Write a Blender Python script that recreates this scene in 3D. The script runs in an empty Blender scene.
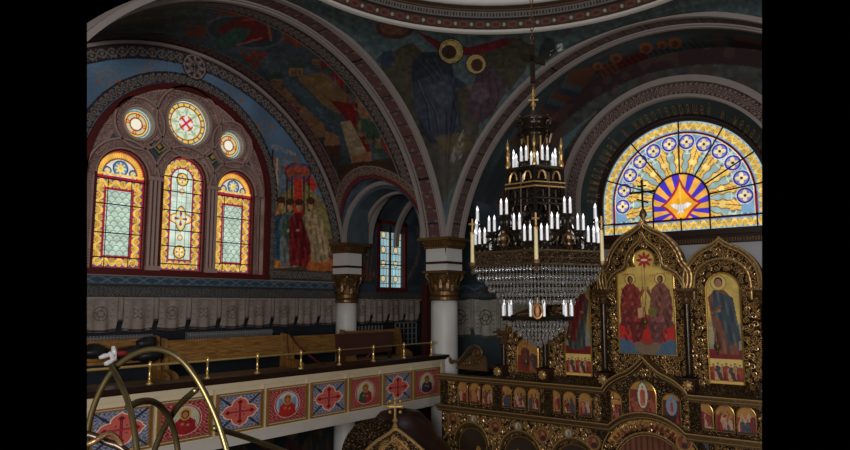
import bpy, bmesh, math, random
import numpy as np
from math import sin, cos, pi, radians, sqrt, atan2, hypot
random.seed(7)
SC = bpy.context.scene
COL = SC.collection
S = 1.3                       # the plan below is drawn at 1/1.3 and enlarged to metres at the end

# ------------------------------------------------------------------ camera
FPX, PITCH, YAW = 660.0, radians(6.744), radians(38.075)
CF = np.array([cos(YAW)*cos(PITCH), sin(YAW)*cos(PITCH), sin(PITCH)])
CR = np.array([sin(YAW), -cos(YAW), 0.0]); CU = np.cross(CR, CF)
cd = bpy.data.cameras.new('camera'); cam = bpy.data.objects.new('camera', cd); COL.objects.link(cam)
cd.sensor_width = 36; cd.lens = FPX/850*36; cd.clip_start = .05; cd.clip_end = 200
from mathutils import Matrix, Vector
cam.matrix_world = Matrix((( *(CR[0:1]), CU[0], -CF[0], 0), (CR[1], CU[1], -CF[1], 0), (CR[2], CU[2], -CF[2], 0), (0, 0, 0, 1)))
SC.camera = cam
# ------------------------------------------------------------------ world, light, exposure
W = bpy.data.worlds.new('world'); SC.world = W; W.use_nodes = True
W.node_tree.nodes['Background'].inputs[0].default_value = (.5, .6, .8, 1)
W.node_tree.nodes['Background'].inputs[1].default_value = 0.0
SC.view_settings.view_transform = 'Standard'; SC.view_settings.look = 'None'
SC.view_settings.gamma = 1; SC.view_settings.exposure = 0.0; SC.view_settings.use_curve_mapping = False
def area(name, loc, target, size, power, color):
    l = bpy.data.lights.new(name, 'AREA'); l.shape = 'RECTANGLE'; l.size = size[0]*S; l.size_y = size[1]*S
    l.energy = power*S*S; l.color = color
    o = bpy.data.objects.new(name, l); COL.objects.link(o); o.location = Vector(loc)*S
    o.rotation_euler = (Vector(target)-Vector(loc)).to_track_quat('-Z', 'Y').to_euler(); return o
area('west_daylight_fill', (-3.2, -1.0, .4), (11, 7.5, -1.3), (2.6, 2.2), 720, (1, .95, .89))  # fill lamp added behind the camera, for unseen west windows
area('south_daylight_fill', (4.5, -5.0, 1.2), (8.5, 9, .2), (2.2, 2.0), 130, (.93, .95, 1))  # side fill lamp; no window is modelled here
area('dome_daylight_fill', (6.91, 3.96, 8.2), (6.91, 3.96, 0), (3.0, 3.0), 48, (.85, .93, 1))  # fill lamp added inside the dome; drum windows are unseen

# ------------------------------------------------------------------ helpers
def ray(x, y): return CF + (x-425)/FPX*CR + (225-y)/FPX*CU
def onY(x, y, Y): d = ray(x, y); return d*Y/d[1]
def onX(x, y, X): d = ray(x, y); return d*X/d[0]
def pix(P):
    P = np.asarray(P, float); d = P@CF; d = np.where(d < .05, .05, d)
    return 425+FPX*(P@CR)/d, 225-FPX*(P@CU)/d
def lin(c):
    c = np.clip(np.asarray(c, float), 0, 1)
    return np.where(c <= .04045, c/12.92, ((c+.055)/1.055)**2.4)
def rgb(r, g, b): return np.array([r, g, b])/255.0

def newmat(name):
    m = bpy.data.materials.new(name); m.use_nodes = True
    return m, m.node_tree.nodes, m.node_tree.links, m.node_tree.nodes['Principled BSDF']
def mat(name, c, rough=.6, metal=0., var=.12, scale=6., bump=0., spec=.4, coat=0.):
    m, N, L, P = newmat(name); l = lin(np.array(c)/255.)
    tc = N.new('ShaderNodeTexCoord'); nz = N.new('ShaderNodeTexNoise'); nz.inputs['Scale'].default_value = scale; nz.inputs['Detail'].default_value = 5
    L.new(tc.outputs['Object'], nz.inputs['Vector'])
    mx = N.new('ShaderNodeMix'); mx.data_type = 'RGBA'
    mx.inputs[6].default_value = (*np.clip(l*(1-var*1.5), 0, 1), 1); mx.inputs[7].default_value = (*np.clip(l*(1+var*1.5), 0, 1), 1)
    L.new(nz.outputs[0], mx.inputs[0]); L.new(mx.outputs[2], P.inputs['Base Color'])
    P.inputs['Roughness'].default_value = rough; P.inputs['Metallic'].default_value = metal
    P.inputs['Specular IOR Level'].default_value = spec; P.inputs['Coat Weight'].default_value = coat
    if bump:
        b = N.new('ShaderNodeBump'); b.inputs['Strength'].default_value = bump; b.inputs['Distance'].default_value = .02
        L.new(nz.outputs[0], b.inputs['Height']); L.new(b.outputs[0], P.inputs['Normal'])
    return m
def mat_attr(name, rough=.7, metal=0., emit=0., bump=0., spec=.3):
    m, N, L, P = newmat(name); a = N.new('ShaderNodeAttribute'); a.attribute_name = 'Col'
    if emit:
        P.inputs['Base Color'].default_value = (.02, .02, .02, 1)
        L.new(a.outputs['Color'], P.inputs['Emission Color']); P.inputs['Emission Strength'].default_value = emit
        P.inputs['Roughness'].default_value = .25
    else:
        nz = N.new('ShaderNodeTexNoise'); nz.inputs['Scale'].default_value = 14; nz.inputs['Detail'].default_value = 6
        tc = N.new('ShaderNodeTexCoord'); L.new(tc.outputs['Object'], nz.inputs['Vector'])
        mr = N.new('ShaderNodeMapRange'); mr.inputs[3].default_value = .72; mr.inputs[4].default_value = 1.28; L.new(nz.outputs[0], mr.inputs[0])
        mu = N.new('ShaderNodeVectorMath'); mu.operation = 'SCALE'; L.new(a.outputs['Color'], mu.inputs[0]); L.new(mr.outputs[0], mu.inputs['Scale'])
        L.new(mu.outputs[0], P.inputs['Base Color'])
        P.inputs['Roughness'].default_value = rough; P.inputs['Metallic'].default_value = metal; P.inputs['Specular IOR Level'].default_value = spec
        if bump:
            b = N.new('ShaderNodeBump'); b.inputs['Strength'].default_value = bump; b.inputs['Distance'].default_value = .01
            L.new(nz.outputs[0], b.inputs['Height']); L.new(b.outputs[0], P.inputs['Normal'])
    return m
def mat_carved(name, dark, gold, scale=16., thr=.5, rough=.3):
    """gilded relief, with shade put into the recesses as a dark brown ground"""
    m, N, L, P = newmat(name)
    tc = N.new('ShaderNodeTexCoord'); nz = N.new('ShaderNodeTexNoise'); nz.inputs['Scale'].default_value = scale*.6; nz.inputs['Detail'].default_value = 3
    L.new(tc.outputs['Object'], nz.inputs['Vector'])
    mxv = N.new('ShaderNodeMix'); mxv.data_type = 'RGBA'; mxv.inputs[0].default_value = .12
    L.new(tc.outputs['Object'], mxv.inputs[6]); L.new(nz.outputs['Color'], mxv.inputs[7])
    v = N.new('ShaderNodeTexVoronoi'); v.feature = 'DISTANCE_TO_EDGE'; v.inputs['Scale'].default_value = scale; L.new(mxv.outputs[2], v.inputs['Vector'])
    r = N.new('ShaderNodeValToRGB'); r.color_ramp.elements[0].position = thr*.25; r.color_ramp.elements[1].position = thr*.55
    r.color_ramp.elements[0].color = (*lin(np.array(dark)/255.), 1); r.color_ramp.elements[1].color = (*lin(np.array(gold)/255.), 1)
    L.new(v.outputs['Distance'], r.inputs[0]); L.new(r.outputs[0], P.inputs['Base Color'])
    P.inputs['Metallic'].default_value = .5; P.inputs['Roughness'].default_value = rough
    b = N.new('ShaderNodeBump'); b.inputs['Strength'].default_value = 1.; b.inputs['Distance'].default_value = .06
    L.new(v.outputs['Distance'], b.inputs['Height']); L.new(b.outputs[0], P.inputs['Normal'])
    return m
def mat_wood(name, c1, c2, rough=.45, axis=0, scale=3.):
    m, N, L, P = newmat(name)
    tc = N.new('ShaderNodeTexCoord'); mp = N.new('ShaderNodeMapping'); s = [14, 14, 14]; s[axis] = 1.2; mp.inputs['Scale'].default_value = s
    L.new(tc.outputs['Object'], mp.inputs['Vector'])
    nz = N.new('ShaderNodeTexNoise'); nz.inputs['Scale'].default_value = scale; nz.inputs['Detail'].default_value = 6; nz.inputs['Distortion'].default_value = .8
    L.new(mp.outputs[0], nz.inputs['Vector'])
    r = N.new('ShaderNodeValToRGB'); r.color_ramp.elements[0].position = .35; r.color_ramp.elements[1].position = .68
    r.color_ramp.elements[0].color = (*lin(np.array(c1)/255.), 1); r.color_ramp.elements[1].color = (*lin(np.array(c2)/255.), 1)
    L.new(nz.outputs[0], r.inputs[0]); L.new(r.outputs[0], P.inputs['Base Color']); P.inputs['Roughness'].default_value = rough
    return m
M = dict(
    fresco=mat_attr('painted_plaster', .75), paint=mat_attr('painted_panel', .5, spec=.4), glass=mat_attr('stained_glass', emit=1.0),
    cloth=mat_attr('embroidered_cloth', .95, spec=.1),
    white=mat('white_marble', (205, 203, 200), .45, var=.04), cream=mat('cream_plaster', (205, 190, 160), .6, var=.05),
    grey=mat('grey_rib_plaster', (148, 138, 134), .65, var=.08), maroon=mat('maroon_paint', (88, 26, 26), .5), beam=mat('pale_plaster_beam', (190, 184, 176), .65, var=.04),
    lead=mat('lead_bar', (22, 20, 18), .5), gold=mat('gilt', (186, 150, 94), .42, .6, var=.15, scale=30),
    oldgold=mat('dark_gilt', (108, 84, 56), .36, .6, var=.3, scale=18, bump=.4), brass=mat('polished_brass', (214, 180, 110), .25, .55, var=.1),
    oldbrass=mat('tarnished_brass', (104, 90, 60), .36, .85, var=.3, scale=12), bronze=mat('blackened_bronze', (58, 48, 40), .28, .7, var=.3),
    carved=mat_carved('carved_gilding', (58, 42, 28), (158, 128, 86), 19., .5), carved2=mat_carved('carved_gilding_fine', (54, 38, 25), (150, 120, 80), 28., .5),
    darkwood=mat('dark_brown_wood', (46, 26, 17), .4, var=.2), ledge=mat('dark_ledge_wood', (40, 22, 17), .35, var=.2),
    oak=mat_wood('golden_oak', (104, 72, 34), (168, 122, 66), .35, 0), oakv=mat_wood('golden_oak_upright', (98, 66, 32), (158, 114, 62), .4, 2),
    maroonleather=mat('dark_brown_padding', (70, 40, 32), .55, var=.1), rope=mat('dark_red_rope', (82, 20, 22), .8), black=mat('black_cloth', (24, 23, 26), .5, var=.3, bump=.3),
    capital=mat('bronzed_gilding', (110, 82, 50), .38, .55, var=.35, scale=14, bump=.5), floor=mat('dark_floor_tiles', (60, 48, 40), .5),
    darkwall=mat('dark_blue_green_paint', (62, 74, 80), .8, var=.2), vaultdark=mat('dark_blue_vault_paint', (66, 78, 88), .8, var=.25, scale=3),  # the vault paint is a dull dark blue of its own
    palewall=mat('pale_grey_wall', (176, 176, 180), .7, var=.04), radiator=mat('grey_enamel', (120, 120, 120), .5), dome=mat('pale_dome_plaster', (205, 200, 195), .7, var=.05),
    candlecream=mat('cream_wax', (235, 215, 165), .5, var=.04), glare=mat('lilac_glare_white', (255, 250, 255), .12, 0, var=.01, spec=1., coat=1.), red=mat('red_cloth', (150, 40, 36), .7))  # near-white base colour carries the bright highlight on the bags
def mat_candle():
    m, N, L, P = newmat('white_candle_sleeve'); P.inputs['Base Color'].default_value = (.85, .86, .9, 1)
    P.inputs['Emission Color'].default_value = (.88, .9, 1, 1); P.inputs['Emission Strength'].default_value = .17; P.inputs['Roughness'].default_value = .4; return m
def mat_bulb():
    m, N, L, P = newmat('lit_bulb'); P.inputs['Base Color'].default_value = (.9, .9, .9, 1)
    P.inputs['Emission Color'].default_value = (.95, .96, 1, 1); P.inputs['Emission Strength'].default_value = 1.1; return m
def mat_crystal():
    m, N, L, P = newmat('cut_crystal'); P.inputs['Base Color'].default_value = (.5, .49, .48, 1); P.inputs['Roughness'].default_value = .05
    P.inputs['Transmission Weight'].default_value = .75; P.inputs['IOR'].default_value = 1.5; P.inputs['Specular IOR Level'].default_value = .9; return m
M['candle'] = mat_candle(); M['bulb'] = mat_bulb(); M['crystal'] = mat_crystal()

def link(o, parent=None):
    COL.objects.link(o)
    if parent is not None: o.parent = parent
    return o
def tag(o, label=None, cat=None, group=None, kind=None):
    if label: o['label'] = label
    if cat: o['category'] = cat
    if group: o['group'] = group
    if kind: o['kind'] = kind
    return o
def empty(name, loc, label=None, cat=None, group=None, kind=None, rz=0):
    o = bpy.data.objects.new(name, None); o.empty_display_size = .1; COL.objects.link(o); o.location = loc; o.rotation_euler = (0, 0, rz)
    o['bx'] = 1; del o['bx']
    return tag(o, label, cat, group, kind)

def wloc(o):
    v = np.zeros(3)
    while o is not None: v += np.array(o.location); o = o.parent
    return v
class MB:
    def __init__(s): s.v = []; s.f = []; s.m = []; s.mi = 0
    def add(s, vs, fs):
        n = len(s.v); s.v.extend([tuple(map(float, p)) for p in vs]); s.f.extend([tuple(i+n for i in f) for f in fs]); s.m.extend([s.mi]*len(fs)); return s
    def box(s, a, b, fr=None):
        x0, y0, z0 = a; x1, y1, z1 = b
        vs = [(x, y, z) for x in (x0, x1) for y in (y0, y1) for z in (z0, z1)]
        if fr: vs = [fr(*p) for p in vs]
        return s.add(vs, [(0, 1, 3, 2), (4, 6, 7, 5), (0, 4, 5, 1), (2, 3, 7, 6), (0, 2, 6, 4), (1, 5, 7, 3)])
    def tube(s, pts, r, n=6, closed=False, cap=True):
        P = [np.array(p, float) for p in pts]; k = len(P); R = r if hasattr(r, '__len__') else [r]*k
        vs = []; up = np.array([.123, .31, .94]); prev = None
        for i in range(k):
            a = P[(i-1) % k] if (i or closed) else P[0]; b = P[(i+1) % k] if (i < k-1 or closed) else P[-1]
            t = b-a; t = t/(np.linalg.norm(t)+1e-9)
            if prev is None:
                if abs(t@up) > .9: up = np.array([1, .1, 0.])
                e = np.cross(t, up)
            else: e = prev-(prev@t)*t
            e = e/(np.linalg.norm(e)+1e-9); prev = e; g = np.cross(t, e)
            for j in range(n):
                q = 2*pi*j/n; vs.append(P[i]+R[i]*(cos(q)*e+sin(q)*g))
        fs = [(i*n+j, i*n+(j+1) % n, ((i+1) % k)*n+(j+1) % n, ((i+1) % k)*n+j) for i in range(k if closed else k-1) for j in range(n)]
        if cap and not closed: fs += [tuple(range(n)), tuple(range((k-1)*n, k*n))]
        return s.add(vs, fs)
    def lathe(s, prof, c=(0, 0), n=20, a0=0, a1=2*pi, caps=True):
        full = abs(a1-a0-2*pi) < 1e-6; m = n if full else n+1
        vs = [(c[0]+r*cos(a0+(a1-a0)*j/n), c[1]+r*sin(a0+(a1-a0)*j/n), z) for r, z in prof for j in range(m)]
        fs = [(i*m+j, i*m+(j+1) % m, (i+1)*m+(j+1) % m, (i+1)*m+j) for i in range(len(prof)-1) for j in range(n)]
        if caps and full and prof[0][0] > 1e-4: fs.append(tuple(range(m)))
        if caps and full and prof[-1][0] > 1e-4: fs.append(tuple(range((len(prof)-1)*m, len(prof)*m)))
        return s.add(vs, fs)
    def prism(s, poly, fr, w0, w1):
        n = len(poly); vs = [fr(u, v, w0) for u, v in poly]+[fr(u, v, w1) for u, v in poly]
        return s.add(vs, [tuple(range(n)), tuple(range(2*n-1, n-1, -1))]+[(i, (i+1) % n, n+(i+1) % n, n+i) for i in range(n)])
    def strip(s, A, B, fr, w0, w1, closed=False):
        """solid band between outlines A and B (lists of (u,v)) from depth w0 to w1"""
        n = len(A); vs = []
        for (a, b) in zip(A, B): vs += [fr(*a, w0), fr(*b, w0), fr(*b, w1), fr(*a, w1)]
        fs = []
        for i in range(n if closed else n-1):
            j = (i+1) % n
            for k in range(4): fs.append((i*4+k, i*4+(k+1) % 4, j*4+(k+1) % 4, j*4+k))
        if not closed: fs += [(0, 1, 2, 3), ((n-1)*4, (n-1)*4+1, (n-1)*4+2, (n-1)*4+3)]
        return s.add(vs, fs)
    def arc(s, fr, cu, cv, r0, r1, a0, a1, w0, w1, n=40):
        q = [a0+(a1-a0)*i/n for i in range(n+1)]
        return s.strip([(cu+r0*cos(t), cv+r0*sin(t)) for t in q], [(cu+r1*cos(t), cv+r1*sin(t)) for t in q], fr, w0, w1)
    def sphere(s, c, r, n=8, sq=(1, 1, 1)):
        k = n//2+1; vs = [(c[0], c[1], c[2]+r*sq[2])]+[(c[0]+r*sq[0]*sin(pi*i/k)*cos(2*pi*j/n), c[1]+r*sq[1]*sin(pi*i/k)*sin(2*pi*j/n), c[2]+r*sq[2]*cos(pi*i/k)) for i in range(1, k) for j in range(n)]+[(c[0], c[1], c[2]-r*sq[2])]
        fs = [(0, 1+j, 1+(j+1) % n) for j in range(n)]+[(1+(i-1)*n+j, 1+i*n+j, 1+i*n+(j+1) % n, 1+(i-1)*n+(j+1) % n) for i in range(1, k-1) for j in range(n)]
        L = len(vs)-1; fs += [(L, 1+(k-2)*n+(j+1) % n, 1+(k-2)*n+j) for j in range(n)]
        return s.add(vs, fs)
    def scroll(s, fr, u, v, r, rot=0, hand=1, w=.012, t=.012, turns=1.5, tail=1.0):
        pts = []; rad = []
        for i in range(15):
            q = i/14; a = rot+hand*turns*2*pi*q; rr = r*(1-q)**.9+.12*r
            pts.append(fr(u+rr*cos(a), v+rr*sin(a), w+.01*q)); rad.append(t*(1-.45*q))
        return s.tube(pts, rad, 4)
    def build(s, name, mats, parent=None, smooth=False, base=None):
        me = bpy.data.meshes.new(name); off = np.zeros(3)
        if parent is not None and base is None: off = wloc(parent)
        elif base is not None: off = np.array(base, float)
        V = np.array(s.v)-off
        me.from_pydata([tuple(p) for p in V], [], s.f)
        mats = mats if isinstance(mats, (list, tuple)) else [mats]
        for q in mats: me.materials.append(q)
        if len(mats) > 1: me.polygons.foreach_set('material_index', s.m)
        bm = bmesh.new(); bm.from_mesh(me); bmesh.ops.recalc_face_normals(bm, faces=bm.faces); bm.to_mesh(me); bm.free()
        if smooth: me.polygons.foreach_set('use_smooth', [True]*len(me.polygons))
        o = bpy.data.objects.new(name, me); link(o, parent)
        if parent is None and base is not None: o.location = tuple(base)
        return o
def top(mb, name, mats, label, cat, group=None, smooth=False, kind=None):
    V = np.array(mb.v); lo = V.min(0); hi = V.max(0)
    o = mb.build(name, mats, None, smooth, base=((lo[0]+hi[0])/2, (lo[1]+hi[1])/2, lo[2]))
    return tag(o, label, cat, group, kind)
def struct(o): o['kind'] = 'structure'; return o

def psurf(name, P, cols, material, parent=None, hole=None, base=None, smooth=True):
    """a painted surface: grid of points with one colour each"""
    nu, nv = P.shape[:2]; off = np.zeros(3)
    if parent is not None: off = wloc(parent)
    elif base is not None: off = np.array(base, float)
    V = (P-off).reshape(-1, 3); idx = np.arange(nu*nv).reshape(nu, nv)
    q = np.stack([idx[:-1, :-1], idx[1:, :-1], idx[1:, 1:], idx[:-1, 1:]], -1)
    keep = np.ones(q.shape[:2], bool) if hole is None else ~(hole[:-1, :-1] & hole[1:, 1:] & hole[1:, :-1] & hole[:-1, 1:])
    q = q[keep]
    used = np.zeros(nu*nv, bool); used[q.ravel()] = True; re = np.cumsum(used)-1; q = re[q]; V = V[used]; C = cols.reshape(-1, 3)[used]
    me = bpy.data.meshes.new(name); me.vertices.add(len(V)); me.vertices.foreach_set('co', V.astype(np.float32).ravel())
    me.loops.add(q.size); me.loops.foreach_set('vertex_index', q.astype(np.int32).ravel())
    me.polygons.add(len(q)); me.polygons.foreach_set('loop_start', np.arange(0, q.size, 4, dtype=np.int32)); me.polygons.foreach_set('loop_total', np.full(len(q), 4, np.int32))
    me.polygons.foreach_set('use_smooth', np.full(len(q), smooth)); me.update(calc_edges=True)
    a = me.color_attributes.new('Col', 'FLOAT_COLOR', 'POINT'); a.data.foreach_set('color', np.concatenate([lin(C), np.ones((len(C), 1))], 1).astype(np.float32).ravel())
    me.materials.append(material); o = bpy.data.objects.new(name, me); link(o, parent)
    if parent is None and base is not None: o.location = tuple(base)
    return o
def grid(fr, u0, u1, v0, v1, res, w=0.):
    nu = max(2, int(abs(u1-u0)/res)+1); nv = max(2, int(abs(v1-v0)/res)+1)
    U, V = np.meshgrid(np.linspace(u0, u1, nu), np.linspace(v0, v1, nv), indexing='ij')
    return U, V, np.stack(fr(U, V, w+0*U), -1)
# painting: masks over coordinate arrays
def ell(x, y, cx, cy, rx, ry=None, rot=0):
    ry = ry or rx; dx = x-cx; dy = y-cy; c, s = cos(rot), sin(rot)
    return ((dx*c+dy*s)/rx)**2+((-dx*s+dy*c)/ry)**2 < 1
def ring(x, y, cx, cy, r, w): return np.abs(np.hypot(x-cx, y-cy)-r) < w/2
def poly(x, y, pts):
    ins = np.zeros(x.shape, bool); n = len(pts)
    for i in range(n):
        (x0, y0), (x1, y1) = pts[i], pts[(i+1) % n]
        if y0 == y1: continue
        ins ^= ((y0 > y) != (y1 > y)) & (x < (x1-x0)*(y-y0)/(y1-y0)+x0)
    return ins
def line(x, y, pts, w):
    m = np.zeros(x.shape, bool)
    for (x0, y0), (x1, y1) in zip(pts[:-1], pts[1:]):
        dx, dy = x1-x0, y1-y0; L = dx*dx+dy*dy+1e-12; t = np.clip(((x-x0)*dx+(y-y0)*dy)/L, 0, 1)
        m |= np.hypot(x-x0-t*dx, y-y0-t*dy) < w/2
    return m
def box2(x, y, x0, y0, x1, y1): return (x > min(x0, x1)) & (x < max(x0, x1)) & (y > min(y0, y1)) & (y < max(y0, y1))
def vnoise(x, y, sc, seed=0):
    r = np.random.RandomState(seed); T = r.rand(64, 64); a = x*sc; b = y*sc; i = np.floor(a).astype(int); j = np.floor(b).astype(int); fx = a-i; fy = b-j
    fx = fx*fx*(3-2*fx); fy = fy*fy*(3-2*fy); g = lambda p, q: T[p % 64, q % 64]
    return (g(i, j)*(1-fx)+g(i+1, j)*fx)*(1-fy)+(g(i, j+1)*(1-fx)+g(i+1, j+1)*fx)*fy
class Cv:
    def __init__(s, shape, bg): s.c = np.ones(tuple(shape)+(3,))*np.array(bg)/255.
    def f(s, m, c, a=1.): s.c[m] = s.c[m]*(1-a)+np.array(c)/255.*a; return s
    def mul(s, n): s.c = s.c*n[..., None]; return s
def orn(s_, t, k=1.):
    """interlace on a band: s_ along, t across in -1..1"""
    s_ = s_*2.5
    a = np.abs(t-.62*np.sin(s_*k)) < .15; b = np.abs(t+.62*np.sin(s_*k)) < .15
    d = np.abs(np.abs(np.sin(s_*k*2+1.3*t))-.5) < .12
    e = ((s_*k/pi % 1-.5)/.16)**2+(t/.3)**2 < 1
    return (a | b | e | (d & (np.abs(t) > .55))) & (np.abs(t) < .93)
def figure(cv, x, y, cx, base, h, robe, mantle, halo=(190, 150, 70), lean=0., face=(160, 112, 76), wide=1., haloon=True, side=1):
    """standing robed figure, feet at (cx, base), y grows upward"""
    hx = cx+lean*h; H = base+h; w = .17*h*wide
    body = poly(x, y, [(cx-w*.9, base), (cx-w, base+.3*h), (hx-w*.95, base+.72*h), (hx-.06*h, base+.82*h), (hx+.06*h, base+.82*h), (hx+w*.95, base+.72*h), (cx+w, base+.3*h), (cx+w*.9, base)])
    cv.f(body, robe)
    man = poly(x, y, [(hx+side*-.08*h, base+.82*h), (hx+side*w*1.05, base+.72*h), (cx+side*w*1.15, base+.18*h), (cx+side*.02*h, base+.1*h), (cx-side*w*.3, base+.42*h), (cx-side*w*.9, base+.5*h)])
    cv.f(man, mantle)
    fold = np.sin((x-cx)/h*70+(y-base)/h*5*side)*np.sin((y-base)/h*11+(x-cx)/h*16+side)
    cv.f((body | man) & (fold > .45), (20, 16, 16), .28); cv.f((body | man) & (fold < -.62), (225, 205, 180), .18)
    if haloon:
        cv.f(ell(x, y, hx+lean*.1*h, H-.09*h, .095*h), halo); cv.f(ring(x, y, hx+lean*.1*h, H-.09*h, .095*h, .010*h), (90, 50, 30), .6)
    cv.f(ell(x, y, hx+lean*.1*h, H-.08*h, .055*h, .066*h), (70, 42, 28)); cv.f(ell(x, y, hx+lean*.1*h, H-.095*h, .042*h, .055*h), face)
    cv.f(ell(x, y, hx-side*.02*h, base+.55*h, .03*h, .022*h), face)
def FN(Y0): return lambda u, v, w: (u, Y0-w, v)            # wall facing south: u = x, v = z, w = out of the wall
def FE(X0): return lambda u, v, w: (X0-w, u, v)            # wall facing west: u = y, v = z

# ------------------------------------------------------------------ plan constants
CX, CY, RA, ZA = 6.91, 3.96, 4.17, .735        # crossing centre, arch radius and spring height
YP, XP = 8.13, 11.08                            # faces of the north and east crossing arches
YN = 11.15                                      # north wall
BR, BZ = 4.265, .60                             # barrel vaults behind the arches
XA, XW, XB = 12.75, 13.2, 14.3                  # apse arch, east window wall, corner bay end wall
FL = -5.4; GF = -1.62                           # nave floor, gallery floor
FNn, FEa = FN(YN), FE(XA)
BLUE = (96, 124, 152); GREYB = (128, 118, 112); DARKB = (52, 50, 54)

# ================================================================== SETTING
# floors
struct(MB().box((2, -2, FL-.1), (14.6, 11.4, FL)).build('floor', M['floor']))
# --- north wall with its lunette frescoes
def north_wall():
    U, V, P = grid(FNn, 4.6, 11.25, -.62, 5.0, .018); x, y = pix(P); c = Cv(U.shape, BLUE)
    c.mul(.86+.28*vnoise(U, V, 2.2, 3))
    R = np.hypot(U-CX, V-BZ); A = np.arctan2(V-BZ, U-CX)
    # faint gold tendrils on the blue band
    for k in range(11):
        a = .25+k*.26; cu, cv_ = CX+3.42*cos(a), BZ+3.68*sin(a)
        rr = np.hypot(U-cu, V-cv_); th = np.arctan2(V-cv_, U-cu)
        c.f((np.abs(rr-.2*(1+.25*np.sin(th*2+k))) < .012) & (np.sin(th+k) > -.4), (170, 124, 78), .7)
        c.f((np.abs(rr-.09) < .011), (176, 112, 70), .6); c.f(ell(U, V, cu+.22, cv_+.02, .05), (184, 96, 52), .7)
        c.f(ell(U, V, cu-.14, cv_-.06, .035), (184, 96, 52), .55)
    # outer ornament band under the vault and its dark lines
    b = (R > 3.95) & (R < 4.16) & (V > .6)
    t = (R-4.055)/.11
    c.f(b, DARKB); c.f(b & orn(A*3.8*7, t), GREYB); c.f(np.abs(R-3.94) < .012, (40, 26, 30))
    c.f(R > 4.16, (64, 30, 32))
    # vertical run of the same band below, and the band framing the Presentation fresco
    vb = (U > 8.86) & (U < 10.95) & (V < .78) & (V > .5)
    c.f((U > 8.82) & (V < 1.7) & (V > .5) & (U < 9.02) , DARKB)
    fr = (U > 8.84) & (U < 10.92) & (V > .5) & (V < .72); c.f(fr, DARKB); c.f(fr & orn(U*26, (V-.61)/.1), GREYB)
    fr = (U > 10.74) & (U < 10.95) & (V > .5) & (V < 1.5); c.f(fr, DARKB); c.f(fr & orn(V*26, (U-10.84)/.09), GREYB)
    # the Presentation in the temple, pixel placed
    sc = (x > 271) & (V > .72) & (U < 10.75) & (R < 3.93) & (V < 3.3) & (np.hypot(U-6.91, V-2.17) > 2.1)
    low = sc & (y > 157+.2*(x-272))
    F = Cv(U.shape, (118, 92, 62)); Y2 = -y
    F.f(y < 205, (108, 124, 140)); F.f(y > 255, (92, 66, 46)); F.f(poly(x, Y2, [(272, -205), (300, -178), (335, -215), (335, -240), (272, -230)]), (150, 134, 84))
    F.f(box2(x, Y2, 272, -150, 279, -270), (150, 118, 96)); F.f(box2(x, Y2, 276, -150, 278, -200), (190, 170, 150)); F.f(poly(x, Y2, [(281, -168), (300, -160), (318, -186), (313, -192), (297, -172)]), (196, 62, 44))
    F.f(ell(x, Y2, 298, -173, 13, 11), (40, 30, 40)); F.f(ell(x, Y2, 298, -173, 12, 10), (126, 86, 110)); F.f(ell(x, Y2, 298, -171, 12, 4), (190, 84, 50)); F.f(box2(x, Y2, 286, -172, 310, -176), (150, 80, 60)); F.f(poly(x, Y2, [(294, -163), (298, -158), (302, -163)]), (190, 90, 40))
    for px in (287, 292, 304, 309): F.f(line(x, Y2, [(px, -176), (px, -235)], 1.6), (72, 48, 52))
    F.f(poly(x, Y2, [(294, -178), (302, -178), (303, -215), (294, -215)]), (206, 62, 44)); F.f(box2(x, Y2, 304, -222, 313, -262), (176, 62, 34))
    F.f(poly(x, Y2, [(307, -263), (322, -254), (333, -260), (333, -271), (307, -271)]), (186, 104, 56))
    for cx, bs, h, ro, ma, ln, sd in ((281, -268, 69, (206, 128, 56), (52, 88, 112), .0, -1), (290, -267, 66, (120, 128, 130), (70, 96, 84), 0, 1), (299, -266, 65, (132, 30, 34), (110, 22, 30), 0, 1), (320, -262, 62, (170, 146, 108), (190, 160, 120), -.14, 1)):
        figure(F, x, Y2, cx, bs, h, ro, ma, (196, 150, 84), ln, wide=.92, side=sd, haloon=False, face=(206, 150, 104)); F.f(ell(x, Y2, cx+ln*h*1.1, bs+h-1, 4.4, 3.4), (74, 44, 28))
    F.mul(.82+.36*vnoise(x, y, .45, 33)); c.c[low] = F.c[low]
    up = sc & ~low
    c.f(sc & (np.abs(x-272.5) < 1), (70, 40, 40))
    # small pale caption over the scene
    rs = random.Random(5)
    for i in range(11):
        bx = 271+i*2.3; by = 143+i*.75
        for kk in range(3):
            c.f(line(x, y, [(bx+rs.random()*1.6, by+rs.random()*6), (bx+rs.random()*1.6, by+rs.random()*6)], .8), (176, 170, 172), .6)
    # ring band round the window group
    R2 = np.hypot(U-CX, V-2.17); b = (V > 2.17) & (R2 > 1.98) & (R2 < 2.17) | ((V <= 2.17) & (np.abs(U-CX) > 1.98) & (np.abs(U-CX) < 2.14) & (V > .5))
    t = np.where(V > 2.17, (R2-2.075)/.1, (np.abs(U-CX)-2.06)/.085); s2 = np.where(V > 2.17, np.arctan2(V-2.17, U-CX)*2.1*10, V*22)
    c.f(b, DARKB); c.f(b & orn(s2, t), GREYB); c.f((V > 2.17) & (np.abs(R2-2.18) < .012), (44, 28, 30))
    # crown medallion
    m = np.hypot(U-6.98, V-4.56); c.f(m < .27, (40, 26, 28)); c.f(m < .25, DARKB)
    th = np.arctan2(V-4.56, U-6.98); c.f((m < .22) & (np.abs(np.sin(4*th)) < .35), (150, 132, 126)); c.f((m < .27) & (np.abs(m-.225) < .014), (150, 132, 126)); c.f((m < .25) & (np.abs(m-.14*(1+.4*np.cos(8*th))) < .025), (150, 132, 126))
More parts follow.
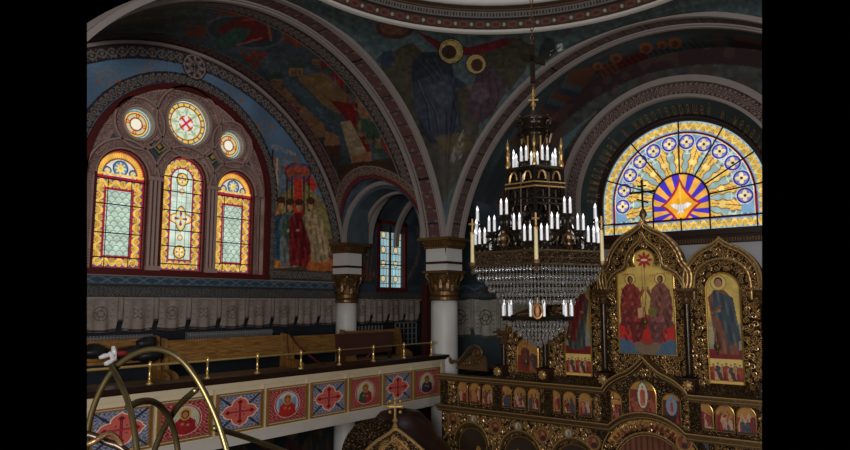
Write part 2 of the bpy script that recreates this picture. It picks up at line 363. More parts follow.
    # blue tile line and ornament dado band over the hangings
    q = (V < .47) & (V > .32); c.f(q, (52, 74, 92)); c.f(q & (np.abs((V-.395)-.06*np.sin(U*9.7)) < .012), (104, 118, 128)); c.f(q & (np.abs((V-.395)+.06*np.sin(U*9.7)) < .012), (104, 118, 128)); c.f(q & (np.abs(V-.395) > .06), (84, 98, 110))
    q = (V <= .32) & (V > .09); c.f(q, (56, 56, 58)); c.f(q & (orn(U*18, (V-.2)/.1)), (92, 90, 86)); c.f(q & (np.abs(V-.2) > .1), (36, 34, 36))
    c.f((V < .5) & (V > .47), (66, 60, 62)); c.f(V <= .09, (30, 34, 42))
    hole = ((np.abs(U-CX) < 1.93) & (V < 2.17) & (V > .5)) | ((R2 < 1.93) & (V > 2.1)) | (R > 4.29)
    struct(psurf('wall_north', P, c.c, M['fresco'], hole=hole))
north_wall()
# lower north wall below the gallery, with dim painted figures
def lower_north():
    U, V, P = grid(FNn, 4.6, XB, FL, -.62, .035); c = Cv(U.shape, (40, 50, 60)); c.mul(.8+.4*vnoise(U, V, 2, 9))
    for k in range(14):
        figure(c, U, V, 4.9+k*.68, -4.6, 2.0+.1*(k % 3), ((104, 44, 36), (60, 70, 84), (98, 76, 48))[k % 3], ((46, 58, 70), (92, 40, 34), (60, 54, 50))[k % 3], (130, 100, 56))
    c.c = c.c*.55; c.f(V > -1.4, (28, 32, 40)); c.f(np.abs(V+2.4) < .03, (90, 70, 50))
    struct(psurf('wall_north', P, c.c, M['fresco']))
lower_north()

# --- north vault (barrel) with the crowd fresco; painted from pixel places projected on it
def vaultN():
    a = np.linspace(-.05, pi*.93, 470); yy = np.linspace(8.6, YN, 130); A, Y = np.meshgrid(a, yy, indexing='ij')
    P = np.stack([CX+BR*np.cos(A), Y, BZ+BR*np.sin(A)], -1); x, y = pix(P); c = Cv(A.shape, (74, 88, 96)); c.mul(.8+.4*vnoise(A, Y, 5, 4))
    Y2 = -y
    # far left: dark brown landscape
    m = x < 165; c.f(m & (vnoise(A, Y, 9, 6) > .45), (70, 62, 50), .8)
    # mandorla with red and green figure
    c.f(ell(x, Y2, 245, -32, 40, 17, -.12), (96, 108, 114)); c.f(ell(x, Y2, 245, -32, 37, 14.5, -.12), (58, 70, 84))
    c.f(poly(x, Y2, [(218, -28), (240, -16), (268, -22), (272, -36), (262, -42), (240, -40), (222, -38)]), (120, 30, 30))
    c.f(poly(x, Y2, [(210, -42), (236, -27), (252, -30), (240, -46), (222, -50)]), (62, 98, 86)); c.f(ell(x, Y2, 266, -21, 6, 5), (120, 84, 56)); c.f(line(x, Y2, [(238, -45), (262, -38)], 2), (176, 90, 80))
    c.f(line(x, Y2, [(243, -20), (266, -19)], 2), (190, 60, 44)); c.f(line(x, Y2, [(268, -24), (271, -40)], 2), (190, 120, 100))
    for pts in ([(218, -2), (262, 2), (262, -12), (236, -16), (218, -14)], [(283, -30), (305, -40), (318, -48), (300, -47), (284, -44)], [(240, -50), (268, -52), (262, -62), (256, -70), (246, -62)], [(186, -24), (206, -26), (204, -38), (186, -36)]):
        c.f(poly(x, Y2, pts) & (vnoise(x, y, .35, 12) > .28), (150, 62, 34))
    # city and slope
    for cx, cy, r in ((296, -66, 9), (318, -57, 7), (277, -77, 7)):
        c.f(ell(x, Y2, cx, cy, r, r*.7), (64, 78, 74)); c.f(box2(x, Y2, cx-r*.8, cy-r*1.1, cx+r*.8, cy-2), (150, 118, 84))
        for k in (-.4, 0, .4): c.f(box2(x, Y2, cx+k*r-.7, cy-r, cx+k*r+.7, cy-4), (100, 40, 34))
    c.f(poly(x, Y2, [(297, -78), (322, -71), (345, -92), (350, -110), (338, -114), (322, -104)]), (134, 106, 70))
    # crowd: rows of robed people with heads
    rs = random.Random(3)
    def crowd(pts, n, s0, palette):
        for i in range(n):
            t = rs.random(); k = int(t*(len(pts)-1)); f = t*(len(pts)-1)-k
            px = pts[k][0]*(1-f)+pts[k+1][0]*f+rs.uniform(-4, 4); py = pts[k][1]*(1-f)+pts[k+1][1]*f+rs.uniform(-3, 3)
            s = s0*rs.uniform(.8, 1.2); col = palette[rs.randrange(len(palette))]
            c.f(poly(x, Y2, [(px-s*.45, -py-s*1.35), (px-s*.4, -py-s*.35), (px+s*.4, -py-s*.35), (px+s*.3, -py-s*1.35)]), col); c.f(ell(x, Y2, px, -py, s*.30, s*.34), (150, 108, 78))
            c.f(line(x, Y2, [(px-s*.05, -py-s*.5), (px, -py-s*1.6)], .8), (26, 20, 22), .6)
    redp = [(150, 34, 34), (156, 40, 34), (120, 50, 40), (60, 80, 76), (160, 116, 76), (58, 62, 84)]
    crowd([(275, 85), (290, 100), (310, 120)], 44, 8, redp); crowd([(325, 58), (340, 70), (350, 82)], 40, 7, redp[:4]); crowd([(302, 112), (318, 128), (330, 140)], 30, 11, redp)
    crowd([(352, 98), (365, 104), (368, 92)], 24, 6, [(150, 52, 44), (160, 120, 100), (120, 40, 36)])
    c.f(poly(x, Y2, [(330, -100), (345, -118), (352, -140), (360, -160), (372, -158), (366, -128), (352, -104)]), (124, 26, 28)); c.f(poly(x, Y2, [(340, -122), (350, -120), (366, -150), (370, -160), (352, -163)]), (168, 146, 118))
    c.f(poly(x, Y2, [(352, -155), (371, -152), (373, -163), (353, -166)]), (160, 110, 80))
    crowd([(318, 128), (328, 140), (338, 150)], 16, 15, [(110, 26, 28), (80, 50, 40), (52, 58, 72)]); crowd([(362, 112), (374, 118), (380, 128)], 12, 15, [(60, 84, 66), (128, 110, 80), (60, 84, 66)])
    c.f(poly(x, Y2, [(376, -112), (384, -116), (393, -135), (399, -156), (392, -158), (384, -148)]), (176, 34, 34)); c.f(ell(x, Y2, 376, -110, 3, 3.4), (110, 76, 50))
    c.f(poly(x, Y2, [(336, -166), (352, -163), (395, -158), (405, -172), (340, -188)]), (70, 48, 32))
    c.mul(.72+.5*vnoise(x, y, .33, 41)*vnoise(x, y, .9, 42)+.12*vnoise(x, y, .1, 4)); c.c = c.c*.88
    # border bands by the wall and by the rib
    b = (Y > YN-.34); t = (Y-(YN-.2))/.12; c.f(b, (44, 38, 42)); c.f(b & orn(A*38, t), (120, 84, 74)); c.f(Y > YN-.06, (80, 30, 30)); c.f((np.abs(Y-(YN-.35)) < .015), (110, 90, 80))
    b = (Y < 9.02); t = (Y-8.86)/.13; c.f(b, (50, 50, 56)); c.f(b & orn(A*40, t), (124, 106, 98)); c.f((np.abs(Y-9.03) < .012), (130, 116, 106))
    # band round the side arch
    z = P[..., 2]; R = np.hypot(Y-9.93, z-1.53); b = (R < 1.46) & (R > 1.2); c.f(b, (54, 66, 82)); c.f(b & orn(np.arctan2(z-1.53, Y-9.93)*12, (R-1.36)/.09), (140, 106, 74)); c.f(np.abs(R-1.27) < .035, (104, 34, 30)); c.f(np.abs(R-1.46) < .012, (140, 116, 96))
    struct(psurf('ceiling_north_vault', P, c.c, M['fresco'], hole=((R < 1.23) & (z < 2.9)) | ((z < 1.53) & (Y > 8.7) & (np.cos(A) > 0))))
vaultN()
# side arch of the north arm: reveal, front and back ribs
sa = lambda u, v, w: (11.12-w, u, v)
mb = MB(); n = 40
mb.arc(sa, 9.93, 1.53, 1.14, 1.25, -.12, pi+.12, -.02, .07); mb.arc(sa, 9.93, 1.53, 1.0, 1.06, -.12, pi+.12, -.52, -.44)
struct(mb.build('trim_side_arch', M['grey']))
mb = MB(); mb.arc(sa, 9.93, 1.53, 1.06, 1.14, -.12, pi+.12, -.5, .0); struct(mb.build('trim_side_arch', M['vaultdark']))

def side_reveal():
    a = np.linspace(-.05, pi+.05, 120); t = np.linspace(0, 1, 12); A, T = np.meshgrid(a, t, indexing='ij'); Y = 9.93+1.235*np.cos(A); Z = 1.53+1.235*np.sin(A)
    xb = CX+np.sqrt(BR*BR-(Z-BZ)**2); P = np.stack([xb-.01+(11.16-xb)*T, Y, Z], -1); c = Cv(A.shape, (86, 40, 36)); c.f(T > .25, (84, 96, 112)); c.mul(.8+.4*vnoise(A*3, T, 3, 2)); struct(psurf('wall_side_arch_reveal', P, c.c, M['fresco']))
side_reveal()
# --- east vault
def vaultE():
    a = np.linspace(-.02, pi*.86, 430); xx = np.linspace(11.6, XA, 62); A, X = np.meshgrid(a, xx, indexing='ij')
    P = np.stack([X, CY+BR*np.cos(A), BZ+BR*np.sin(A)], -1); x, y = pix(P); c = Cv(A.shape, (58, 68, 72)); c.mul(.75+.5*vnoise(A, X, 6, 5)); Y2 = -y
    paintE(c, x, Y2)
    c.f(X < 11.68, (54, 34, 36))
    struct(psurf('ceiling_east_vault', P, c.c, M['fresco'], hole=(P[..., 2] < 1.9) & (np.cos(A) > 0)))
def paintE(c, x, Y2):
    for i in range(14):
        t = i/13; bx = 505+t*60; by = -(150-t*68); c.f(poly(x, Y2, [(bx, by), (bx+6, by+12), (bx+34, by+16), (bx+20, by-6)]), ((74, 84, 84), (96, 64, 44), (54, 62, 74))[i % 3])
    for pts, col in (([(608, -62), (640, -52), (690, -62), (660, -80), (612, -86)], (104, 40, 36)), ([(640, -50), (668, -40), (700, -44), (720, -62), (690, -66), (655, -62)], (62, 74, 84)), ([(690, -38), (722, -46), (735, -70), (706, -68)], (60, 70, 62)), ([(600, -66), (618, -60), (620, -84), (602, -82)], (112, 66, 44)), ([(700, -62), (720, -66), (732, -74), (702, -74)], (120, 40, 34))):
        c.f(poly(x, Y2, pts), col)
        c.f(poly(x, Y2, pts) & (np.sin(x*.9+Y2*.8) > .4), (28, 22, 24), .5)
    for hx, hy, r in ((616, -58, 6), (646, -48, 7), (675, -43, 7), (598, -66, 5), (662, -45, 5)):
        c.f(ell(x, Y2, hx, hy, r, r*.8), (140, 84, 48)); c.f(ell(x, Y2, hx, hy-1, r*.5, r*.5), (92, 58, 40))
    for k in range(4): c.f(line(x, Y2, [(578+k*3, -75+k*3), (610+k*3, -105+k*2)], 1.2), (110, 58, 50))
    for k in range(4): c.f(line(x, Y2, [(712+k*3, -34), (728+k*3, -76)], 1.2), (104, 56, 48))
    c.f(poly(x, Y2, [(728, -36), (762, -42), (762, -70), (735, -74)]), (54, 44, 48)); c.f(line(x, Y2, [(735, -38), (762, -44)], 3), (110, 52, 46))
vaultE()
# --- east wall above the apse arch and over the aisle opening
def east_wall():
    U, V, P = grid(FEa, -.4, 8.35, .2, 4.95, .028); x, y = pix(P); c = Cv(U.shape, (64, 66, 66)); c.mul(.7+.5*vnoise(x, y, .2, 15))
    Ro = np.hypot(U-CY, V-2.02); RB = np.hypot(U-CY, V-BZ)
    c.f(RB > 3.95, (48, 30, 34)); c.f((RB > 3.3) & (vnoise(U, V, 5, 2) > .6), (78, 60, 50), .5)
    c.f((x < 560) & (vnoise(x, y, .16, 8) > .5) & (y < 200), (92, 56, 44), .7)
    c.f(poly(x, -y, [(555, -165), (580, -128), (600, -108), (560, -140)]), (84, 104, 110))
    c.f(poly(x, -y, [(540, -170), (572, -158), (566, -186), (540, -186)]), (120, 28, 28))
    R1 = np.hypot(U-7.25, V-1.3); c.f((R1 < 1.12) & (R1 > .9) & (V > 1.3), (70, 60, 56)); c.f((np.abs(R1-1.05) < .05), (112, 34, 30)); c.f((R1 > .9) & (R1 < .95), (130, 122, 118))
    hole = (Ro < 2.2) & (V > 2.02) | ((V <= 2.02) & (np.abs(U-CY) < 2.2)) | ((R1 < .9) & (V > 1.25)) | ((V <= 1.3) & (np.abs(U-7.25) < .9)) | (RB > 4.3)
    struct(psurf('wall_east', P, c.c, M['fresco'], hole=hole))
east_wall()
struct(MB().box((XA-.02, 6.2, FL), (XA+.12, 6.4, 1.3)).build('wall_east', M['darkwall']))
# apse arch ribs and ornament band
def band_surface(name, fr, cu, cv, r0, r1, w, a0, a1, bg, fg, k, extra=None, res=.02):
    na = int((r1*(a1-a0))/res); nr = max(4, int((r1-r0)/(res*.7))); A, R = np.meshgrid(np.linspace(a0, a1, na), np.linspace(r0, r1, nr), indexing='ij')
    P = np.stack(fr(cu+R*np.cos(A), cv+R*np.sin(A), w+0*A), -1); c = Cv(A.shape, bg); t = (R-(r0+r1)/2)/((r1-r0)/2)
    c.f(orn(A*(r0+r1)/2*k, t), fg)
    if extra: extra(c, A, R, t)
    struct(psurf(name, P, c.c, M['fresco']))
mb = MB(); e = -.3
mb.arc(FEa, CY, 2.02, 2.22, 2.34, e, pi-e, -.02, .1, 60); mb.arc(FEa, CY, 2.02, 1.93, 1.99, e, pi-e, -.08, .05, 60)
struct(mb.build('trim_apse_arch', M['grey']))
band_surface('trim_apse_arch_band', FEa, CY, 2.02, 1.98, 2.23, .01, -.3, pi+.3, (70, 46, 46), (130, 112, 106), 14)
# sloping dark green lettering band between arch and window
def reveal():
    a = np.linspace(-.35, pi+.35, 260); t = np.linspace(0, 1, 24); A, T = np.meshgrid(a, t, indexing='ij')
    R = 1.95-.30*T; X = XA+.05+.33*T; P = np.stack([X, CY+R*np.cos(A), 2.02+R*np.sin(A)], -1); c = Cv(A.shape, (44, 58, 60))
    c.mul(.85+.3*vnoise(A*2, T, 4, 2)); c.f(T > .9, (40, 18, 18)); c.f(T < .05, (84, 78, 76))
    struct(psurf('wall_apse_reveal', P, c.c, M['fresco']))
reveal()
# window wall of the apse: pale wall and brown cornices below the window
mb = MB(); mb.box((XW+.03, 1.0, FL), (XW+.15, 6.3, 1.32)); struct(mb.build('wall_apse', M['palewall']))
struct(MB().box((XW+.03, 1.0, 1.32), (XW+.15, 2.33, 4.2)).box((XW+.03, 5.6, 1.32), (XW+.15, 6.4, 4.2)).arc(FE(XW+.15), CY, 2.0, 1.6, 2.3, 0, pi, 0, .12, 50).build('wall_apse', M['darkwall']))
mb = MB(); mb.box((XW-.12, 1.4, 1.28), (XW+.05, 6.2, 1.36)); mb.box((XW-.05, 1.4, 1.12), (XW+.05, 6.2, 1.24)); mb.box((XW-.09, 1.4, 1.24), (XW+.05, 6.2, 1.27)); struct(mb.build('trim_apse_cornice', M['darkwood']))
mb = MB()
for k in range(96): mb.box((XW-.075, 1.42+k*.05, 1.14), (XW-.045, 1.445+k*.05, 1.22))
struct(mb.build('trim_apse_dentils', M['capital']))
# the exclamation lettered in gold round the arch
def lettering():
    txt = 'единосꙋщней и животворящей и нераздельней'.replace('ꙋ', 'у'); n = len(txt); mb = MB(); a0, a1 = .02, pi*1.0
    for i, ch in enumerate(txt):
        if ch == ' ': continue
        cu = bpy.data.curves.new('t', 'FONT'); cu.body = ch; cu.size = 1; cu.align_x = 'CENTER'; cu.resolution_u = 2; o = bpy.data.objects.new('t', cu); COL.objects.link(o)
        dg = bpy.context.evaluated_depsgraph_get(); me = o.evaluated_get(dg).to_mesh()
        th = a0+(a1-a0)*(i+.5)/n; vs = []
        for v in me.vertices:
            T = 1-(.14+v.co.y*.92); u = v.co.x*.125; R = 1.95-.30*T-.012; ang = th+u/R
            vs.append((XA+.05+.33*T-.012, CY+R*cos(ang), 2.02+R*sin(ang)))
        fs = [tuple(p.vertices) for p in me.polygons]
        if vs: mb.add(vs, fs)
        o.to_mesh_clear() if False else None
        bpy.data.objects.remove(o)
    struct(mb.build('trim_arch_lettering', M['lettergold']))
M['lettergold'] = mat('letter_gold_paint', (128, 98, 54), .5, .3)
lettering()

# --- east rib (crossing arch) and north rib: soffit bands with pale edge mouldings
def rib(axis):
    c0 = CX if axis == 'N' else CY; w0 = YP if axis == 'N' else XP
    def fr(u, v, w): return (u, w0+w, v) if axis == 'N' else (w0+w, u, v)
    a = np.linspace(.153, pi*.985, 520); t = np.linspace(0, 1, 34); A, T = np.meshgrid(a, t, indexing='ij')
    P = np.stack(fr(c0+RA*np.cos(A), ZA+RA*np.sin(A), .02+.5*T), -1); c = Cv(A.shape, (66, 56, 58))
    s = A*RA
    sq = (np.abs(((s*3.2) % 1)-.5) < .44) & (np.abs(T-.5) < .34); c.f(sq, (112, 62, 54) if axis == 'N' else (74, 50, 48))
    c.f(sq & ((np.abs(np.sin(s*75)) < .4) ^ (np.abs(np.sin(T*34)) < .4)), (56, 66, 76) if axis == 'N' else (110, 96, 90))
    c.f(sq & (np.abs(np.sin(s*3.2*pi)*.5-.25*np.cos(T*12)) < .1), (120, 100, 90) if axis == 'N' else (104, 92, 86))
    c.f((np.abs((s*1.05) % 1-.5) > .485) & (np.abs(T-.5) < .4), (24, 20, 22))
    struct(psurf('trim_rib_band', P, c.c, M['fresco']))
    mb = MB(); f2 = lambda u, v, w: fr(u, v, w)
    mb.arc(f2, c0, ZA, RA-.03, RA+.05, .153, pi*.99, -.03, .05, 90); mb.arc(f2, c0, ZA, RA-.02, RA+.03, .153, pi*.99, .075, .095, 90)
    mb.arc(f2, c0, ZA, RA-.05, RA+.08, .153, pi*.99, .46, .54, 90); mb.arc(f2, c0, ZA, RA-.03, RA+.1, .153, pi*.99, .4, .42, 90)
    struct(mb.build('trim_rib', M['grey'], smooth=False))
rib('N'); rib('E')
# --- pendentive with the two evangelists
def pendentive():
    ph = np.linspace(radians(-28), radians(100), 560); t = np.linspace(0, 1, 260); F, T = np.meshgrid(ph, t, indexing='ij')
    q = np.maximum(np.abs(np.cos(F)), np.abs(np.sin(F))); d = RA/q; lat = np.sqrt(np.clip(d*d-RA*RA, 0, None)); za = ZA+np.sqrt(np.clip(RA*RA-np.minimum(lat, RA)**2, 0, None))
    rr = 3.62; r = rr+(d-rr)*np.cos(T*pi/2); z = za+(4.88-za)*np.sin(T*pi/2)
    P = np.stack([CX+r*np.cos(F), CY+r*np.sin(F), z], -1); x, y = pix(P); c = Cv(F.shape, (70, 84, 86)); c.mul(.85+.3*vnoise(F*3, T*4, 2, 3)); X = x; Y2 = -y
    rock = (62, 58, 46)
    for pts in ([(380, -62), (395, -50), (412, -42), (430, -60), (420, -110), (404, -110), (385, -85)], [(480, -52), (505, -42), (522, -38), (530, -50), (526, -70), (510, -90), (490, -85)], [(425, -88), (440, -150), (452, -190), (480, -130), (470, -90)]):
        c.f(poly(X, Y2, pts), rock)
    c.f(poly(X, Y2, [(375, -60), (384, -52), (392, -50), (395, -58), (388, -68)]), (40, 52, 68))
    c.f(poly(X, Y2, [(405, -110), (425, -100), (470, -120), (470, -150), (446, -200), (436, -200), (424, -140)]), (66, 62, 56))
    # oval sign held by the upper edge
    c.f(ell(X, Y2, 395, -28, 19, 11), (70, 46, 40)); c.f(ell(X, Y2, 395, -27, 15, 8), (96, 66, 52))
    c.f(poly(X, Y2, [(416, -31), (422, -33), (445, -44), (470, -47), (505, -38), (516, -38), (520, -52), (512, -44), (480, -54), (460, -56), (440, -52)]), (92, 26, 34))
    c.f(poly(X, Y2, [(508, -38), (530, -44), (534, -66), (520, -60)]), rock); c.f(poly(X, Y2, [(540, -46), (546, -37), (554, -39), (556, -52), (548, -60), (538, -58)]), (44, 50, 48))
    # left evangelist in dark blue
    c.f(poly(X, Y2, [(413, -60), (422, -52), (440, -52), (452, -60), (456, -95), (462, -125), (458, -140), (432, -144), (422, -135), (415, -105), (411, -75)]), (36, 41, 50))
    c.f(poly(X, Y2, [(415, -82), (440, -70), (452, -100), (460, -130), (432, -140), (414, -110)]), (52, 56, 70))
    for a, b, d, e in ((418, 62, 436, 90), (424, 60, 446, 96), (432, 58, 450, 104), (416, 80, 430, 132), (424, 92, 438, 134), (440, 96, 446, 134), (450, 92, 454, 132)):
        c.f(line(X, Y2, [(a, -b), ((a+d)/2+4, -(b+e)/2), (d, -e)], 1.1), (22, 26, 36), .7); c.f(line(X, Y2, [(a+2, -b), ((a+d)/2+6, -(b+e)/2), (d+2, -e)], .8), (80, 88, 100), .5)
    c.f(poly(X, Y2, [(430, -84), (446, -80), (456, -92), (450, -112), (438, -104)]), (62, 66, 80)); c.f(poly(X, Y2, [(440, -72), (458, -78), (468, -86), (462, -90), (446, -84)]), (48, 56, 70)); c.f(ell(X, Y2, 468, -88, 3, 2.4), (96, 70, 52))
    c.f(poly(X, Y2, [(434, -138), (462, -132), (476, -146), (450, -158)]), (86, 74, 54))
    c.f(ell(X, Y2, 451, -51, 12.5), (176, 152, 96)); c.f(ring(X, Y2, 451, -51, 12.5, 1.2), (30, 28, 26)); c.f(ring(X, Y2, 451, -51, 10.5, .8), (120, 100, 60)); c.f(ell(X, Y2, 449, -52, 7.5, 7), (58, 40, 34))
    # right apostle in purple
    c.f(poly(X, Y2, [(478, -70), (492, -66), (503, -80), (506, -92), (494, -112), (480, -124), (470, -120), (468, -100)]), (66, 50, 60))
    for a, b, d, e in ((482, 74, 476, 104), (488, 72, 486, 110), (494, 76, 496, 108), (498, 84, 490, 116), (474, 90, 480, 120)):
        c.f(line(X, Y2, [(a, -b), ((a+d)/2+4, -(b+e)/2), (d, -e)], 1.), (38, 28, 36), .7)
    c.f(poly(X, Y2, [(474, -84), (486, -82), (490, -96), (480, -104), (470, -98)]), (82, 66, 74)); c.mul(.74+.4*vnoise(x, y, .3, 14)+.1*vnoise(x, y, 1.1, 15))
    c.f(ell(X, Y2, 476, -64, 10), (176, 152, 96)); c.f(ring(X, Y2, 476, -64, 10, 1.1), (30, 28, 26)); c.f(ell(X, Y2, 477, -65, 6, 6.3), (70, 46, 38))
    # flaked white patches
    c.f(poly(X, Y2, [(557, -44), (562, -43), (564, -50), (558, -52)]) & (vnoise(x, y, .8, 2) > .45), (190, 200, 200)); c.f(box2(X, Y2, 550, -50, 553, -56) & (vnoise(x, y, .9, 4) > .6), (180, 190, 190))
    c.f(poly(X, Y2, [(448, -165), (462, -158), (464, -128), (452, -150)]) & (vnoise(x, y, .5, 6) > .6), (150, 150, 148), .6)
    # dark captions
    rs = random.Random(2)
    for bx, by, n, h in ((443, 38, 5, 5), (471, 38, 9, 5), (487, 55, 5, 2.6)):
        for i in range(n):
            px = bx+i*2.5; c.f(line(X, Y2, [(px, -by+h*.5), (px+.2, -by-h*.5)], .75), (34, 40, 44), .8); c.f(line(X, Y2, [(px, -by+rs.uniform(-1, 1)*h*.4), (px+1.7, -by+rs.uniform(-1, 1)*h*.4)], .65), (34, 40, 44), .8)
    # dim borders beside the ribs
    edge = T < .04; c.f(edge, (60, 50, 48))
    struct(psurf('ceiling_pendentive', P, c.c, M['fresco']))
pendentive()
# --- dome ring and dome
mb = MB(); mb.lathe([(3.66, 4.86), (3.60, 4.87), (3.585, 4.90), (3.60, 4.93), (3.68, 4.93)], (CX, CY), 96, caps=False); struct(mb.build('trim_dome_ring', M['beam'], smooth=True))
def dome_band():
    a = np.linspace(radians(-40), radians(110), 900); z = np.linspace(4.92, 5.30, 36); A, Z = np.meshgrid(a, z, indexing='ij'); R = 3.60-(Z-4.92)*.45
    P = np.stack([CX+R*np.cos(A), CY+R*np.sin(A), Z], -1); c = Cv(A.shape, (66, 40, 30)); s = A*3.6/.30
    j = (Z > 4.945) & (Z < 5.07); ph = s % 1
    c.f(j, (84, 54, 40)); c.f(j & (((ph-.5)/.34)**2+((Z-5.007)/.055)**2 < 1), (110, 74, 60)); c.f(j & (((ph-.5)/.18)**2+((Z-5.007)/.03)**2 < 1), (100, 36, 38))
    c.f(j & ((np.minimum(ph, 1-ph)/.1)**2+((Z-5.007)/.03)**2 < 1), (176, 176, 168)); c.f((Z > 5.075) & (Z < 5.115), (26, 18, 16))
    d = (Z > 5.115) & (Z < 5.205); c.f(d, (130, 122, 116)); c.f(d & (np.sin(A*3.6*110) > .1) & (np.abs(Z-5.16) < .028), (48, 42, 40)); c.f(Z > 5.21, (60, 36, 24)); c.f((Z > 5.23) & (Z < 5.245), (140, 100, 60))
    c.c = c.c*.8
    struct(psurf('trim_dome_frieze', P, c.c, M['fresco']))
dome_band()
mb = MB(); mb.lathe([(3.43, 5.30), (3.38, 5.29), (3.34, 5.33), (3.34, 5.5), (3.3, 6.4), (3.15, 7.3), (2.8, 8.1), (2.2, 8.8), (1.3, 9.3), (.01, 9.5)], (CX, CY), 64, caps=False); struct(mb.build('ceiling_dome', M['dome'], smooth=True))

# --- corner bay beyond: walls, ribs, ceiling
def bay_wall():
    f = FN(YN); U, V, P = grid(f, 11.25, XB, -.62, 3.3, .026); x, y = pix(P); c = Cv(U.shape, (58, 68, 76)); c.mul(.8+.4*vnoise(U, V, 3, 8))
    R = np.hypot(U-12.85, V-1.6); c.f((R > 1.05) & (R < 1.2) & (V > .5), (60, 50, 52)); c.f((R > 1.05) & (R < 1.2) & orn(np.arctan2(V-1.6, U-12.85)*18, (R-1.12)/.07), (110, 100, 96)); c.f(R > 1.22, (46, 54, 62))
    figure(c, U, V, 11.93, .55, 1.15, (104, 58, 44), (70, 60, 60), (110, 90, 60)); c.f(ell(U, V, 12.75, 2.35, .2, .26), (104, 88, 58)); c.f(ell(U, V, 12.75, 2.37, .1, .14), (84, 56, 42)); c.f(ell(U, V, 12.75, 2.2, .13, .1), (80, 40, 36))
    q = (V < .47) & (V > .32); c.f(q, (50, 66, 80)); q = (V <= .32) & (V > .09); c.f(q, (52, 52, 54)); c.f(q & orn(U*18, (V-.2)/.1), (84, 82, 80)); c.f(V < .09, (26, 30, 38))
    hole = (U > 12.37) & (U < 13.32) & (V > .38) & (V < 2.0)
    struct(psurf('wall_north', P, c.c, M['fresco'], hole=hole))
    f = FE(XB); U, V, P = grid(f, 5.6, YN, -.62, 3.3, .03); c = Cv(U.shape, (52, 64, 70)); c.mul(.8+.4*vnoise(U, V, 3, 18))
    q = (V < .47) & (V > .34); c.f(q, (54, 80, 100)); c.f(q & (np.abs((V-.4)-.05*np.sin(U*11)) < .014), (110, 124, 132)); q = (V <= .34) & (V > .12); c.f(q, (56, 62, 66)); c.f(q & orn(U*20, (V-.22)/.09), (100, 102, 102)); c.f(V < .1, (26, 30, 38))
    struct(psurf('wall_northeast', P, c.c, M['fresco']))
bay_wall()
struct(MB().box((XB, 5.6, FL), (XB+.1, YN, -.62)).build('wall_northeast', M['darkwall']))
mb = MB()
for xr, yc, r in ((11.9, 9.7, 1.25), (12.9, 9.7, 1.25)): mb.arc(FE(xr), yc, 1.5, r, r+.1, -.05, pi+.05, 0, .12)
for xr, yc, r in ((13.2, 7.3, 1.0), (13.75, 7.3, .9)): mb.arc(FE(xr), yc, 1.25, r, r+.09, -.05, pi+.05, 0, .1)
mb.arc(FN(YN), 12.85, 1.6, 1.28, 1.36, 0, pi, 0, .08)
struct(mb.build('trim_corner_bay_ribs', M['grey']))
def bayvault():
    a = np.linspace(0, pi, 60); xx = np.linspace(11.7, XB, 20); A, X = np.meshgrid(a, xx, indexing='ij'); P = np.stack([X, 9.5+1.75*np.cos(A), 1.6+1.45*np.sin(A)], -1); c = Cv(A.shape, (60, 70, 78)); c.mul(.7+.6*vnoise(A*2, X*2, 2, 1))
    struct(psurf('ceiling_corner_vault', P, c.c, M['fresco']))
bayvault()
struct(MB().box((11.6, 8.45, 3.3), (XB+.1, YN+.1, 3.4)).box((12.95, 5.6, 3.3), (XB+.1, 8.45, 3.4)).build('ceiling_corner_bay', M['vaultdark']))
# gallery floor slab
struct(MB().box((3.2, YP+.05, GF-.12), (XP, YN, GF)).box((XP, 8.9, GF-.12), (XB, YN, GF)).build('floor_gallery', M['darkwood']))
struct(MB().box((-.6, -.8, -2.0), (2.4, 3.2, -1.9)).build('floor_west_gallery', M['darkwood']))


# ================================================================== WINDOWS
YEL, GBL, GRED, FIELD, AMB = (238, 192, 84), (58, 96, 150), (158, 28, 44), (186, 212, 194), (214, 140, 50)
def scrollwork(c, m, s_, t, fg=YEL, bg=GBL, k=1., fine=True):
    """leafy scroll in glass: s_ along, t across (-1..1)"""
    c.f(m, bg); q = s_*k; t0 = .42*np.sin(pi*q/1.15); c.f(m & (np.abs(t-t0) < .47), fg); c.f(m & (np.abs(t-t0+.12) < .045), AMB)
    p = (q/1.15-.5) % 1-.5; sg = np.where(np.floor(q/1.15-.5+.5+.0) % 2 == 0, -1, 1); pc = (q/1.15) % 1-.5; rr = np.hypot(pc*1.3, (t-sg*.42)); c.f(m & (rr < .5), fg); c.f(m & (np.abs(rr-.27) < .06), (150, 96, 40)); c.f(m & (rr < .12), GRED if fine else AMB)
    c.f(m & (np.abs(rr-.53) < .045), (50, 50, 70))
